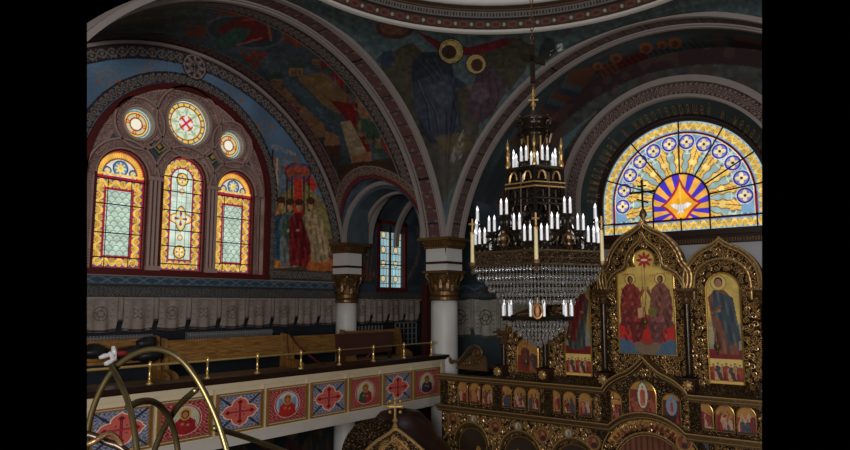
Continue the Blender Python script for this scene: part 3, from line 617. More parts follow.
def lancet(name, cx, w, vb, vs, kind):
    r = w/2; vt = vs+r; yg = YN+.10; U, V, P = grid(FN(yg), cx-r-.02, cx+r+.02, vb-.02, vt+.02, .0085); c = Cv(U.shape, FIELD); u = U-cx
    D = np.where(V > vs, r-np.hypot(u, V-vs), r-np.abs(u)); D = np.minimum(D, V-vb) if kind == 'mid' else D     # distance in from the edge
    if kind == 'mid':
        sl = np.where(V > vs, vs+np.arctan2(V-vs, np.abs(u))*r, V)
        bw = .20; c.f(D < bw, GBL); t = (D-.105)/.085; scrollwork(c, (D < bw), np.where(V < vb+.2, u, sl)/.105, t)
        c.f(D < .028, GRED); c.f((D > bw-.02) & (D < bw+.012), GRED)
        f = D > bw+.012; c.f(f, (206, 224, 206)); c.f(f & ((np.abs((V*9) % 1-.5) > .47) | (np.abs((u*11) % 1) < .05)), (150, 170, 150))
        for vv, rr, lobes in ((vs+.02, .13, 0), (1.58, .2, 1), (.95, .13, 0)):
            q = np.hypot(u, V-vv); th = np.arctan2(V-vv, u); edge = rr*(1+.22*np.cos(4*th)) if lobes else rr
            c.f(f & (q < edge), (90, 60, 50)); c.f(f & (q < edge-.022), YEL); c.f(f & (q < edge-.06), (214, 226, 206)); c.f(f & (q < edge*.55) & (np.abs(np.sin(2*th)) < .5), (150, 60, 50)); c.f(f & (q < .035), YEL)
        for vv in (2.1, 1.22): c.f(f & ell(u, V, 0, vv, .06, .06), AMB); c.f(f & ell(u, V, 0, vv, .035, .035), (210, 220, 200))
        c.f(f & (np.abs(np.abs(u)-.1) < .006), (60, 60, 50)); bars = [.72, 1.05, 1.35, 1.72, 2.08, 2.35]
    else:
        base = V < vs-.05; D = np.minimum(np.minimum(r-np.abs(u), V-vb), vs-.05-V)
        bw = .2; t = (D-.105)/.085; hz = np.minimum(V-vb, vs-.05-V) < (r-np.abs(u)); scrollwork(c, base & (D < bw), np.where(hz, u, V)/.11, t)
        c.f(base & (D < .03), GRED); c.f(base & (D > bw-.03) & (D < bw+.012), GRED); f = base & (D > bw+.012); c.f(f, (182, 206, 188))
        row = np.floor(V/.085); uu = ((u/.13+.5*(row % 2)) % 1-.5)*.13; rr = np.hypot(uu, (V-row*.085)); c.f(f & (np.abs(rr-.06) < .008), (120, 150, 150)); c.f(f & (np.abs(rr-.034) < .007), (222, 214, 172))
        t2 = V >= vs-.05; q = np.hypot(u, V-vs); c.f(t2, (220, 214, 200)); c.f(t2 & (q > r-.13), AMB); c.f(t2 & (q > r-.13) & (np.abs((np.arctan2(V-vs, u)*9) % 1-.5) < .34) & (np.abs(q-r+.075) < .035), YEL); c.f(t2 & (q > r-.022), GRED); c.f(t2 & (np.abs(q-r+.135) < .012), (120, 60, 50))
        for uu, vv, rr in ((0, vs+.14, .13), (-.23, vs+.07, .065), (.23, vs+.07, .065)):
            q2 = np.hypot(u-uu, V-vv); th = np.arctan2(V-vv, u-uu); c.f(t2 & (q2 < rr), (90, 140, 180)); c.f(t2 & (np.abs(q2-rr) < .012), (40, 70, 110)); c.f(t2 & (q2 < rr*(.62+.22*np.cos(8*th))), (236, 206, 120)); c.f(t2 & (q2 < rr*.2), (210, 180, 90))
        c.f(t2 & (V < vs-.01), GRED); c.f(t2 & (np.abs(V-vs-.02) < .014), YEL); bars = [.78, 1.2, 1.7, 2.14]
    c.mul(.9+.2*vnoise(U, V, 12, 3))
    dist = np.hypot(u, V-vs); hole = (V > vs) & (dist > r+.02)
    wn = struct(empty(name, (cx, YN, vb)))
    psurf('stained_glass', P, c.c, M['glass'], wn, hole=hole)
    mb = MB(); f = FN(yg-.01)
    for b in bars: mb.box((cx-r, b-.009, 0), (cx+r, b+.009, .02), f)
    if kind != 'mid':
        for uu in (-.21, .21): mb.box((cx+uu-.005, vb, 0), (cx+uu+.005, vs-.05, .012), f)
    mb.build('lead_bars', M['lead'], wn)
    mb = MB(); q = [pi*i/28 for i in range(29)]
    A = [(cx+r, vb)]+[(cx+r*cos(a), vs+r*sin(a)) for a in q]+[(cx-r, vb)]; B = [(cx+r+.035, vb)]+[(cx+(r+.035)*cos(a), vs+(r+.035)*sin(a)) for a in q]+[(cx-r-.035, vb)]
    mb.strip(A, B, FN(YN), -.12, .0); mb.box((cx-r-.035, vb-.03, -.12), (cx+r+.035, vb, .0), FN(YN)); mb.build('window_frame', M['maroon'], wn)
LW = (('window_1', 5.68, .88, .6, 2.21, 'side'), ('window_2', 6.885, .86, .6, 2.31, 'mid'), ('window_3', 8.03, .86, .6, 2.21, 'side'))
for a in LW: lancet(*a)
RW = (('window_4', 5.92, 3.2, .27), ('window_5', 6.91, 3.43, .43), ('window_6', 7.88, 3.18, .27))
for nm, cx, cv_, r in RW:
    U, V, P = grid(FN(YN+.1), cx-r-.02, cx+r+.02, cv_-r-.02, cv_+r+.02, .0085); q = np.hypot(U-cx, V-cv_); th = np.arctan2(V-cv_, U-cx); c = Cv(U.shape, (214, 222, 200)); Rr = q/r
    if r > .4:
        c.f(Rr > .74, YEL); c.f((Rr > .76) & (np.abs(np.sin(th*9)) < .35), (90, 100, 60)); c.f(Rr > .95, (224, 214, 190)); c.f(np.abs(Rr-.93) < .025, (60, 90, 110)); c.f(np.abs(Rr-.75) < .03, (150, 60, 44))
        c.f((Rr < .7) & (np.abs(np.sin(th*4)) < .42) & (Rr > .36), (150, 176, 150)); c.f(np.abs(Rr-.56-.08*np.cos(8*th)) < .035, (180, 190, 130)); c.f(Rr < .36, (230, 190, 90))
        cr = (np.abs(U-cx) < .035) | (np.abs(V-cv_) < .035); c.f((Rr < .34) & cr, (230, 216, 226)); c.f((Rr < .3) & (np.abs(np.abs(U-cx)-np.abs(V-cv_)) < .03), (190, 40, 60)); c.f((Rr < .36) & (Rr > .3) & ~cr, (170, 50, 60))
    else:
        c.f(Rr > .86, (170, 200, 200)); c.f(np.abs(Rr-.88) < .04, (60, 120, 140)); c.f((Rr < .84) & (Rr > .72), YEL); c.f((Rr < .74) & (Rr > .42), (200, 196, 150)); c.f(np.abs(Rr-.71) < .035, (150, 50, 30)); c.f(np.abs(Rr-.42) < .05, (150, 50, 30))
        a4 = (th/(pi/2)+.1) % 1-.5; c.f((Rr < .72) & (Rr > .42) & (np.abs(a4) > .36), (170, 60, 40)); c.f((np.abs(Rr-.57) < .07) & (np.abs(a4) > .43), (220, 170, 80)); c.f(Rr < .37, (240, 234, 210))
    wn = struct(empty(nm, (cx, YN, cv_-r))); psurf('stained_glass', P, c.c, M['glass'], wn, hole=q > r+.02)
    mb = MB(); f = FN(YN)
    mb.arc(f, cx, cv_, r, r+.03, 0, 2*pi, -.12, .02, 44); mb.build('window_frame', M['beam'], wn)
def tracery():
    U, V, P = grid(FN(YN+.03), CX-1.95, CX+1.95, .48, 4.12, .016); c = Cv(U.shape, (176, 146, 138)); c.mul(.85+.3*vnoise(U, V, 4, 3)); hole = np.zeros(U.shape, bool)
    dark = np.ones(U.shape, bool); R2 = np.hypot(U-CX, V-2.17)
    for nm, cx, w, vb, vs, k in LW:
        r = w/2; d = np.where(V > vs, np.hypot(U-cx, V-vs), np.abs(U-cx)); s = np.where(V > vs, np.arctan2(V-vs, U-cx)*(r+.1), V)
        b = (d > r+.03) & (d < r+.19); c.f(b & orn(s*26, (d-r-.11)/.07), (122, 92, 88)); c.f(np.abs(d-r-.2) < .014, (96, 60, 58)); dark &= d > r+.22; hole |= (d < r) & (V > vb) & (V < vs+r)
    for nm, cx, cv_, r in RW:
        d = np.hypot(U-cx, V-cv_); w = .26 if r > .4 else .2; b = (d > r+.03) & (d < r+w); c.f(b & orn(np.arctan2(V-cv_, U-cx)*(r+.1)*26, (d-r-w/2)/(w/2-.03)), (122, 92, 88)); c.f(np.abs(d-r-w) < .014, (96, 60, 58)); dark &= d > r+w+.02; hole |= d < r
    dark &= (V > 2.5) & (R2 < 1.62); c.f(dark, (70, 84, 92)); c.f((R2 > 1.62) & (V > 2.17) & orn(np.arctan2(V-2.17, U-CX)*38, (R2-1.76)/.1), (122, 92, 88))
    for sx in (-1, 1):
        d = np.abs(U-CX-sx*.56)*.8+np.abs(V-2.86); c.f(d < .16, (24, 22, 22)); c.f(np.abs(d-.11) < .02, (150, 150, 110)); c.f(d < .05, (190, 160, 90))
    hole |= (V > 2.17) & (R2 > 1.94) | (np.abs(U-CX) > 1.94)
    struct(psurf('trim_window_tracery', P, c.c, M['fresco'], hole=hole))
    mb = MB(); f = FN(YN)
    for nm, cx, w, vb, vs, k in LW: mb.arc(f, cx, vs, w/2+.19, w/2+.225, 0, pi, -.03, .05, 30); mb.arc(f, cx, vs, w/2+.03, w/2+.055, 0, pi, -.03, .04, 30)
    for nm, cx, cv_, r in RW: w = .26 if r > .4 else .2; mb.arc(f, cx, cv_, r+w-.02, r+w+.015, 0, 2*pi, -.03, .05, 40); mb.arc(f, cx, cv_, r+.04, r+.065, 0, 2*pi, -.03, .04, 36)
    for ux in (CX-.625, CX+.575):
        for d in (-.08, 0, .08): mb.tube([(ux+d, YN-.01, .6), (ux+d, YN-.01, 2.25)], .028, 8)
        mb.box((ux-.13, 2.2, -.02), (ux+.13, 2.27, .07), f); mb.box((ux-.13, .58, -.02), (ux+.13, .66, .07), f)
    struct(mb.build('trim_window_mullions', mat('rosy_stone', (172, 142, 134), .6, var=.1)))
    mb = MB(); q = [pi*i/60 for i in range(61)]
    A = [(CX+1.86, .48)]+[(CX+1.86*cos(a), 2.17+1.86*sin(a)) for a in q]+[(CX-1.86, .48)]; B = [(CX+1.97, .48)]+[(CX+1.97*cos(a), 2.17+1.97*sin(a)) for a in q]+[(CX-1.97, .48)]
    mb.strip(A, B, f, -.06, .05); mb.box((CX-1.97, .48, -.06), (CX+1.97, .58, .07), f); struct(mb.build('trim_window_surround', M['maroon']))
    A = [(CX+4.19*cos(a), BZ+4.19*sin(a)) for a in q]; B = [(CX+4.25*cos(a), BZ+4.25*sin(a)) for a in q]
    mb = MB(); mb.strip(A, B, f, -.02, .05); struct(mb.build('trim_lunette_moulding', M['grey']))
    struct(MB().box((4.6, .07, 0), (10.8, .1, .07), f).box((4.6, .465, 0), (CX+4, .485, .03), f).build('trim_dado_moulding', M['grey']))
tracery()
# corner bay window: two lights
def bay_window():
    wn = struct(empty('window_7', (12.85, YN, .36))); yg = YN+.08; U, V, P = grid(FN(yg), 12.36, 13.33, .36, 2.02, .0095); c = Cv(U.shape, (146, 190, 204)); c.mul(.85+.25*vnoise(U, V, 4, 2))
    c.f(U < 12.5, (110, 168, 190), .5)
    for cx in (12.61, 13.09):
        u = U-cx; D = np.where(V > 1.75, .2-np.hypot(u, V-1.75), .2-np.abs(u)); c.f((D < 0) & (np.abs(u) < .25), (40, 60, 80)); c.f(np.abs(D-.03) < .018, (196, 186, 140)); c.f(np.abs(D-.075) < .008, (60, 110, 150)); c.f(np.abs(u) < .012, (120, 130, 120))
        for vv in (.62, 1.0, 1.36, 1.74): q = np.hypot(u, V-vv); c.f((q < .085) & (D > .01), (214, 190, 140)); c.f(np.abs(q-.085) < .012, (70, 60, 50))
    for vv in np.arange(.5, 2, .19): c.f(np.abs(V-vv) < .008, (50, 60, 66))
    psurf('stained_glass', P, c.c, M['glass'], wn)
    mb = MB(); f = FN(yg-.02)
    for b in (.98,): mb.box((12.36, b-.015, 0), (13.33, b+.015, .02), f)
    mb.box((12.83, .36, 0), (12.87, 2.02, .025), f); mb.build('lead_bars', M['lead'], wn)
    mb = MB(); f = FN(YN); mb.box((12.28, .28, -.06), (12.37, 2.1, .04), f).box((13.32, .28, -.06), (13.42, 2.1, .04), f).box((12.28, .28, -.06), (13.42, .37, .06), f).box((12.28, 2.01, -.06), (13.42, 2.1, .04), f); mb.build('window_frame', M['maroon'], wn)
    struct(MB().box((11.3, .07, 0), (XB, .1, .05), f).build('trim_dado_moulding', M['grey']))
bay_window()
# east window with the dove
def east_window():
    cv0, r = 2.0, 1.58; zb = 1.40; U, V, P = grid(FE(XW), CY-r-.02, CY+r+.02, zb-.02, cv0+r+.02, .0085); u = -(U-CY)     # u grows to the right as seen
    c = Cv(U.shape, (120, 160, 190)); q = np.hypot(u, V-cv0); th = np.arctan2(V-cv0, u); E_ = np.where(V > cv0, r-q, r-np.abs(u)); D = np.minimum(E_, V-zb)
    # inner field: blue-grey with golden foliage
    sec = np.abs((th/(pi/9)+.0) % 1-.5); lf = sec < .36-.12*np.abs(np.sin(q*16)); f1 = (q < 1.12); c.f(f1, (150, 178, 178)); c.f(f1 & lf, (236, 194, 96)); c.f(f1 & (np.abs(sec-.36+.12*np.abs(np.sin(q*16))) < .035), (130, 90, 44)); c.f(f1 & lf & (np.abs(np.sin(q*34+sec*14)) < .22), (176, 120, 50)); c.f(f1 & lf & (sec < .03), (150, 90, 40)); c.f(f1 & lf & (np.abs(q-.78) < .05) & (sec < .2), (244, 214, 130))
    f2 = (q > .92) & ~lf; c.f(f2 & (np.abs(np.sin(th*27)*np.sin(q*30)) < .22), (214, 220, 190)); c.f(f2 & (np.sin(th*27)*np.sin(q*30) > .75), (70, 110, 160))
    # circles of blue with gold stars
    for k in range(14):
        a = -.30+k*(pi+.6)/13; R = 1.17
        cx, cy = R*cos(a), cv0+R*sin(a)
        if k == 0 or k == 13: continue
        d = np.hypot(u-cx, V-cy); t2 = np.arctan2(V-cy, u-cx); c.f(d < .16, (216, 220, 226)); c.f(d < .148, (48, 40, 126)); c.f(d < .118, (128, 124, 206)); c.f(d < .11*(.4+.6*np.abs(np.cos(2*t2))), (240, 220, 160)); c.f(d < .028, (60, 40, 30))
    # border
    s = np.where(V > cv0, th*1.46, V); m = (D < .2); hz = (V-zb < E_); scrollwork(c, m & ~hz, s/.08, (D-.1)/.09, (240, 204, 96), (120, 166, 206), fine=False); scrollwork(c, (V-zb < .2), u/.08, (V-zb-.1)/.09, (240, 204, 96), (120, 166, 206), fine=False)
    c.f(D < .02, (150, 180, 190)); c.f(((E_ > .2) & (E_ < .245) & (V > zb+.2)), (130, 20, 24)); c.f(((E_ > .245) & (E_ < .26) & (V > zb+.2)), (236, 226, 200)); c.f((V > zb+.2) & (V < zb+.24) & (E_ > .2), (110, 20, 24))
    # central arch with rays and dove
    ia = (np.where(V > cv0, q, np.abs(u)) < .54) & (V > zb+.24); ray_ = np.arctan2(V-1.82, u); c.f(ia, (70, 52, 190)); c.f(ia & (np.sin(ray_*14) > 0), (240, 172, 66)); c.f((np.abs(np.where(V > cv0, q, np.abs(u))-.54) < .02) & (V > zb+.24), (30, 20, 30))
    k1 = np.abs(u)/.34; k2 = np.abs(V-1.92)/.46; st = k1**.75+k2**.75 < 1; st2 = k1**.75+k2**.75 < 1.16; c.f(ia & st2 & ~st, (170, 30, 60)); c.f(ia & st, (244, 168, 40)); c.f(ia & st & (np.abs(u) < .012), (244, 200, 90))
    dv = poly(u, V, [(-.2, 1.93), (-.1, 1.95), (-.03, 1.91), (0, 1.95), (.04, 1.91), (.12, 1.96), (.22, 1.92), (.12, 1.85), (.05, 1.82), (.06, 1.74), (0, 1.78), (-.07, 1.74), (-.05, 1.82), (-.12, 1.85)]); c.f(dv, (236, 232, 226)); c.f(dv & (np.abs(np.sin(u*60)) < .2), (180, 180, 190))
    c.mul(.9+.2*vnoise(U, V, 11, 7))
    hole = (V > cv0) & (q > r+.02); wn = struct(empty('window_8', (XW, CY, zb))); psurf('stained_glass', P, c.c, M['glass'], wn, hole=hole)
    mb = MB(); f = FE(XW-.01)
    for a in (.13, .16+.36*1, 1.0, 1.55, 2.2, 2.78):
        a = a
        mb.tube([(XW-.02, CY-.54*cos(a), cv0+.54*sin(a)), (XW-.02, CY-1.58*cos(a), cv0+1.58*sin(a))], .016, 5)
    mb.tube([(XW-.02, CY+.54*cos(pi*i/20), cv0+.54*sin(pi*i/20)) for i in range(21)], .014, 5)
    for uu in (-.54, .54, 0, -1.36, 1.36): mb.box((CY+uu-.012, zb, 0), (CY+uu+.012, 1.66 if abs(uu) != .54 else 2.0, .02), f)
    mb.box((CY-1.58, 1.61, 0), (CY+1.58, 1.64, .02), f); mb.tube([(XW-.02, CY+1.36*cos(pi*i/40), cv0+1.36*sin(pi*i/40)) for i in range(41)], .01, 5)
    mb.build('lead_bars', M['lead'], wn)
    mb = MB(); q = [pi*i/50 for i in range(51)]; A = [(CY+r, zb)]+[(CY+r*cos(a), cv0+r*sin(a)) for a in q]+[(CY-r, zb)]; B = [(CY+r+.07, zb)]+[(CY+(r+.07)*cos(a), cv0+(r+.07)*sin(a)) for a in q]+[(CY-r-.07, zb)]
    mb.strip(A, B, FE(XW), -.05, .06); mb.box((CY-r-.07, zb-.06, -.05), (CY+r+.07, zb, .08), FE(XW)); mb.build('window_frame', M['darkwood'], wn)
east_window()

# ================================================================== COLUMNS
def column(cx, cy, r, hw, zc0, zc1, zb1, label, lower):
    t = empty('column', (cx, cy, FL), label, 'column')
    mb = MB(); mb.lathe([(r*1.5, FL), (r*1.5, FL+.1), (r*1.15, FL+.22), (r*1.02, FL+.35), (r, zc0-.3), (r*.98, zc0)], (cx, cy), 40); mb.build('shaft', M['white'], t, True)
    mb = MB(); H = zc1-zc0
    mb.lathe([(r*1.02, zc0-.02), (r*1.1, zc0), (r*1.1, zc0+.05), (r*.98, zc0+.07), (r*1.06, zc0+.1), (r*1.06, zc0+.17), (r*.95, zc0+.2), (r*1.0, zc0+.35), (r*1.2, zc0+H*.85), (r*1.32, zc1-.06)], (cx, cy), 32)
    for row, (z0, h, n, out, ph) in enumerate(((zc0+.19, .17, 10, .09, 0), (zc0+.24, .27, 10, .13, pi/10))):
        for k in range(n):
            a = 2*pi*k/n+ph; ca, sa_ = cos(a), sin(a); vs = []; fs = []
            for i in range(6):
                q = i/5; rr = r*1.02+out*(q**2.2)+.015; z = z0+h*sin(min(q*1.25, 1.25)*pi/2.15); wd = .055*(1-.55*q)*(1+.3*sin(q*14))
                for sgn, off in ((-1, 0), (0, .022), (1, 0)): vs.append((cx+(rr+off)*ca-sgn*wd*sa_, cy+(rr+off)*sa_+sgn*wd*ca, z))
            for i in range(5):
                for j in range(2): fs.append((i*3+j, i*3+j+1, (i+1)*3+j+1, (i+1)*3+j))
            mb.add(vs, fs)
    for sx in (-1, 1):
        for sy in (-1, 1):
            ax, ay = cx+sx*(hw+.02), cy+sy*(hw+.02); d = np.array([sx, sy])/sqrt(2)
            mb.tube([(ax-d[0]*(.09-.07*(1-i/12)*cos(i*.85)), ay-d[1]*(.09-.07*(1-i/12)*cos(i*.85)), zc1-.13+.075*(1-i/12)*sin(i*.85+1)) for i in range(12)], .022, 6)
            mb.tube([(cx+d[0]*r*1.1, cy+d[1]*r*1.1, zc0+.36), (cx+d[0]*(r*1.4), cy+d[1]*(r*1.4), zc1-.12), (ax-d[0]*.06, ay-d[1]*.06, zc1-.06)], [.02, .025, .03], 6)
    for d in ((1, 0), (-1, 0), (0, 1), (0, -1)): mb.sphere((cx+d[0]*(hw+.03), cy+d[1]*(hw+.03), zc1-.07), .055, 8)
    h2 = hw+.06; mb.box((cx-h2, cy-h2, zc1-.055), (cx+h2, cy+h2, zc1)); mb.build('capital', M['capital'], t, False)
    mb = MB(); mb.box((cx-hw, cy-hw, zc1), (cx+hw, cy+hw, zb1)); mb.build('impost_block', M['white'], t)
    mb = MB(); zm = zc1+(zb1-zc1)*.3; mb.box((cx-hw-.03, cy-hw-.03, zm), (cx+hw+.03, cy+hw+.03, zm+.05)); mb.build('string_moulding', M['darkwood'], t)
    mb = MB(); h = hw
    mb.box((cx-h-.03, cy-h-.03, zb1), (cx+h+.03, cy+h+.03, zb1+.04)); mb.box((cx-h-.06, cy-h-.06, zb1+.15), (cx+h+.06, cy+h+.06, zb1+.17)); mb.box((cx-h-.14, cy-h-.14, zb1+.17), (cx+h+.14, cy+h+.14, zb1+.23)); mb.box((cx-h-.02, cy-h-.02, zb1+.04), (cx+h+.02, cy+h+.02, zb1+.15))
    n = int(2*h/.045)
    for k in range(n):
        q = -h+.02+k*2*h/n
        mb.box((cx+q, cy-h-.09, zb1+.05), (cx+q+.022, cy-h-.02, zb1+.14)); mb.box((cx-h-.09, cy+q, zb1+.05), (cx-h-.02, cy+q+.022, zb1+.14)); mb.box((cx+q, cy+h+.02, zb1+.05), (cx+q+.022, cy+h+.08, zb1+.14))
    mb.build('abacus', M['capital'], t); return t
column(11.36, 8.38, .285, .275, .07, .68, 1.14, 'tall round white column with gold leaf capital at the end of the gallery', True)
column(11.0, 10.93, .24, .24, .02, .66, 1.14, 'white column with gold capital against the wall between the hangings', False)
# piers above the capitals that carry the arches
struct(MB().box((XP+.01, YP+.01, 1.37), (XP+.55, YP+.52, 2.4)).build('wall_pier', M['grey']))
struct(MB().box((11.15, 10.75, 1.37), (11.5, YN, 2.2)).build('wall_pier', M['vaultdark']))

# ================================================================== GALLERY
GX0 = 3.75
def gallery():
    t = empty('gallery_parapet', (7.4, YP, -2.0), 'long cream and white gallery front with a dark ledge running to the column', 'balcony')
    f = FN(YP)
    mb = MB(); mb.box((GX0, -2.02, -.22), (10.98, -1.84, 0), f); mb.build('fascia_beam', M['beam'], t)
    mb = MB(); mb.box((GX0, -1.84, -.14), (10.98, -1.10, 0), f); mb.box((GX0, -1.86, 0), (10.98, -1.835, .03), f); mb.box((GX0, -1.20, 0), (10.98, -1.10, .025), f); mb.box((GX0, -1.235, 0), (10.98, -1.215, .015), f)
    for k in range(9): x = 9.955-.875*k-.02; mb.box((x-.03, -1.84, 0), (x+.03, -1.2, .018), f); mb.box((x-.012, -1.84, 0), (x+.012, -1.2, .028), f)
    mb.box((10.88, -1.84, 0), (10.98, -1.1, .03), f); mb.build('cream_panelling', M['cream'], t)
    mb = MB(); mb.box((GX0, -1.10, -.24), (11.05, -1.04, .10), f); mb.box((GX0, -1.13, -.02), (11.02, -1.10, .05), f); mb.build('ledge', M['ledge'], t)
    struct(MB().box((GX0, YP+.25, -1.9), (XP-.1, YN, -1.88)).build('ceiling_under_gallery', M['darkwall']))
gallery()
PANLAB = {0: 'square icon panel of a saint in blue robe on red scrollwork, nearest the white column',
          1: 'square salmon cross panel with blue corners, second from the white column',
          2: 'square icon panel of a saint in green and red, in an oval on red scrollwork',
          3: 'square salmon cross panel on blue between the green robed saint and the angel icon',
          4: 'square icon panel of a winged angel in a red robe on red scrollwork',
          5: 'square salmon cross panel on blue at the right of the brass hoop',
          6: 'square icon panel of a red robed saint behind the brass hoops',
          7: 'square salmon cross panel on blue at the left end behind the brass hoops'}
def icon_panel(k):
    u0 = 10.0-.875*k; w = .8; v0, v1 = -1.825, -1.27
    if k == 7: pass
    t = empty('framed_panel', (u0+w/2, YP-.02, v0), PANLAB[k], 'panel', 'painted panels along the gallery front')
    f = FN(YP-.02); cx, cy = u0+w/2, (v0+v1)/2; m = .045
    U, V, P = grid(f, u0+m, u0+w-m, v0+m, v1-m, .0075, .012); x = (U-cx)/(w/2-m); y = (V-cy)/((v1-v0)/2-m); r = np.hypot(x, y); th = np.arctan2(y, x)
    if k % 2:
        c = Cv(U.shape, (92, 98, 128)); sw = np.sin(x*17+3*np.sin(y*9))*np.sin(y*17+3*np.sin(x*9)); c.f(np.abs(sw) < .2, (160, 160, 168)); c.f(sw > .7, (58, 62, 98)); c.f(np.abs(np.abs(x)-np.abs(y)) < .07, (34, 40, 62))
        lob = np.zeros(U.shape, bool); lob2 = lob.copy()
        for dx, dy in ((.42, 0), (-.42, 0), (0, .42), (0, -.42)): lob |= ell(x, y, dx, dy, .42, .42); lob2 |= ell(x, y, dx, dy, .37, .37)
        for dx, dy in ((1, 0), (-1, 0), (0, 1), (0, -1)): lob |= (np.abs(x-dx*.78)+np.abs(y-dy*.78) < .17); lob2 |= (np.abs(x-dx*.77)+np.abs(y-dy*.77) < .11)
        c.f(lob, (232, 200, 176)); c.f(lob2, (196, 90, 78))
        cr = ((np.abs(x) < .05) | (np.abs(y) < .05)) & (np.maximum(np.abs(x), np.abs(y)) < .66)
        for dx, dy in ((.58, 0), (-.58, 0), (0, .58), (0, -.58)): cr |= (np.abs(x-dx)+np.abs(y-dy) < .14)
        c.f(cr, (104, 22, 36)); c.f(((np.abs(x) < .018) | (np.abs(y) < .018)) & (r < .5), (190, 60, 60))
        for dx in (-.2, .2):
            for dy in (-.2, .2): c.f(ell(x, y, dx, dy, .045, .045), (60, 74, 90))
    else:
        c = Cv(U.shape, (138, 38, 46)); sw = np.sin(x*15+3*np.sin(y*8+1))*np.sin(y*15+3*np.sin(x*8)); c.f(np.abs(sw) < .17, (190, 122, 114)); c.f(sw > .75, (104, 24, 34))
        c.f(ell(x, y, 0, 0, .72, .86), (226, 160, 140)); c.f(ell(x, y, 0, 0, .68, .82), (120, 24, 34)); c.f(ell(x, y, 0, 0, .62, .78), (186, 176, 150) if k != 4 else (176, 190, 206))
        robe, man = {0: ((44, 52, 74), (54, 44, 60)), 2: ((52, 72, 56), (150, 36, 36)), 4: ((176, 40, 34), (168, 36, 32)), 6: ((150, 28, 34), (140, 26, 34))}[k]; ins = ell(x, y, 0, 0, .62, .78)
        if k == 4: c.f(ins & (ell(x, y, -.34, -.05, .16, .5, .1) | ell(x, y, .34, -.05, .16, .5, -.1)), (120, 140, 170))
        c.f(ins & poly(x, y, [(-.5, -.8), (-.42, -.1), (-.16, .16), (.16, .16), (.42, -.1), (.5, -.8)]), robe); c.f(ins & poly(x, y, [(.02, -.8), (.05, .1), (.2, .14), (.42, -.1), (.5, -.8)]), man)
        c.f(ins & (np.abs(np.sin(x*16+y*5)) < .14) & (y < .1), (30, 20, 24), .6); c.f(ell(x, y, 0, .32, .25, .34), (190, 140, 62)); c.f(ell(x, y, 0, .3, .17, .25), (72, 42, 26)); c.f(ell(x, y, 0, .28, .11, .18), (168, 112, 74)); c.f(ell(x, y, -.12, -.22, .07, .08), (168, 112, 74)); c.f(ell(x, y, .12, -.3, .07, .08), (168, 112, 74))
    psurf('painting', P, c.c, M['paint'], t)
    mb = MB()
    for a, b, w0, w1 in ((0, .014, 0, .035), (.031, .047, 0, .022)):
        mb.box((u0+a, v0+a, w0), (u0+b, v1-a, w1), f); mb.box((u0+w-b, v0+a, w0), (u0+w-a, v1-a, w1), f); mb.box((u0+b, v0+a, w0), (u0+w-b, v0+b, w1), f); mb.box((u0+b, v1-b, w0), (u0+w-b, v1-a, w1), f)
    mb.build('frame', M['goldframe'], t)
M['goldframe'] = mat('gilded_frame', (176, 128, 66), .4, .55, var=.12)
for k in range(8): icon_panel(k)
# railing
def railing():
    t = empty('brass_railing', (7.4, YP+.05, -1.04), 'thin polished brass handrail on short posts along the gallery ledge', 'railing')
    yr = YP+.03; mb = MB(); mb.tube([(GX0, yr, -.80), (10.72, yr, -.79)], .017, 8); mb.sphere((10.74, yr, -.79), .03); mb.build('rail', M['brass'], t, True)
    for k in range(8):
        x = 10.62-.853*k; mb = MB()
        mb.lathe([(.045, -1.04), (.045, -1.025), (.018, -1.015), (.016, -.95), (.02, -.93), (.014, -.9), (.014, -.83), (.024, -.82), (.024, -.80), (.026, -.78), (.018, -.755), (.004, -.745)], (x, yr), 12); mb.build('rail_post', M['brass'], t, True)
railing()
# cloth hangings on the walls
ORD = ('first', 'second', 'third', 'fourth', 'fifth', 'sixth', 'seventh', 'eighth', 'ninth')
def hanging(cu, f, pitch, label, group, k, z1=.115, z0=-.475, col=(140, 128, 120)):
    hw = pitch/2; zc = (z0+z1)/2; nu, nv = 60, 62; U, V = np.meshgrid(np.linspace(cu-hw, cu+hw, nu), np.linspace(0, 1, nv), indexing='ij'); s = (U-cu)/hw
    edge = np.abs(s) > .86
    topz = z1-.035*np.cos(s*pi/2)**1*1.0; botz = np.where(edge, z0+.17, z0-.035*np.cos(s*pi/2)+.02); Z = topz+(botz-topz)*V
    w = .05+.022*np.sin(s*9)*(V*.7+.3)+.02*np.cos(s*pi)*V
    w = np.where(np.abs(s) > .86, .085, w)
    P = np.stack(f(U, Z, w), -1); c = Cv(U.shape, col); d = (Z-topz); db = Z-botz; kk = (z1-z0)/.59; r = np.hypot(U-cu, Z-zc)/kk
    th = np.arctan2(Z-zc, U-cu); ink = (100, 86, 84)
    if k % 2 == 0: c.f(np.abs(r-.115) < .009, ink); c.f((r < .11) & ((np.abs(np.sin(2*th+.4)) < .2) | (np.abs(r-.055) < .01)), ink)
    else: c.f((r < .12) & (np.abs(r-.08*(1+.35*np.cos(4*th+pi))) < .011), ink); c.f((r < .06) & (np.abs(np.sin(2*th)) < .5), ink)
    c.f((np.abs(d) < .012), (60, 46, 44)); c.f(np.abs(db-.012) < .009, (52, 40, 42)); c.f(np.abs(db-.034) < .006, (80, 64, 62)); c.f(edge & (np.abs(np.abs(s)-.87) < .02), (100, 88, 82))
    g = (np.abs(np.abs(s)-.62) < .09) & (np.abs(np.sin(Z*30+k)) < .3); c.f(g, (124, 110, 102)); c.mul((.93+.14*vnoise(U, Z, 9, k)))
    o = psurf('wall_hanging', P, c.c, M['cloth'], base=tuple(f(cu, z0, .05))); tag(o, label, 'hanging', group)
    o['kind_'] = 1; del o['kind_']
    return o
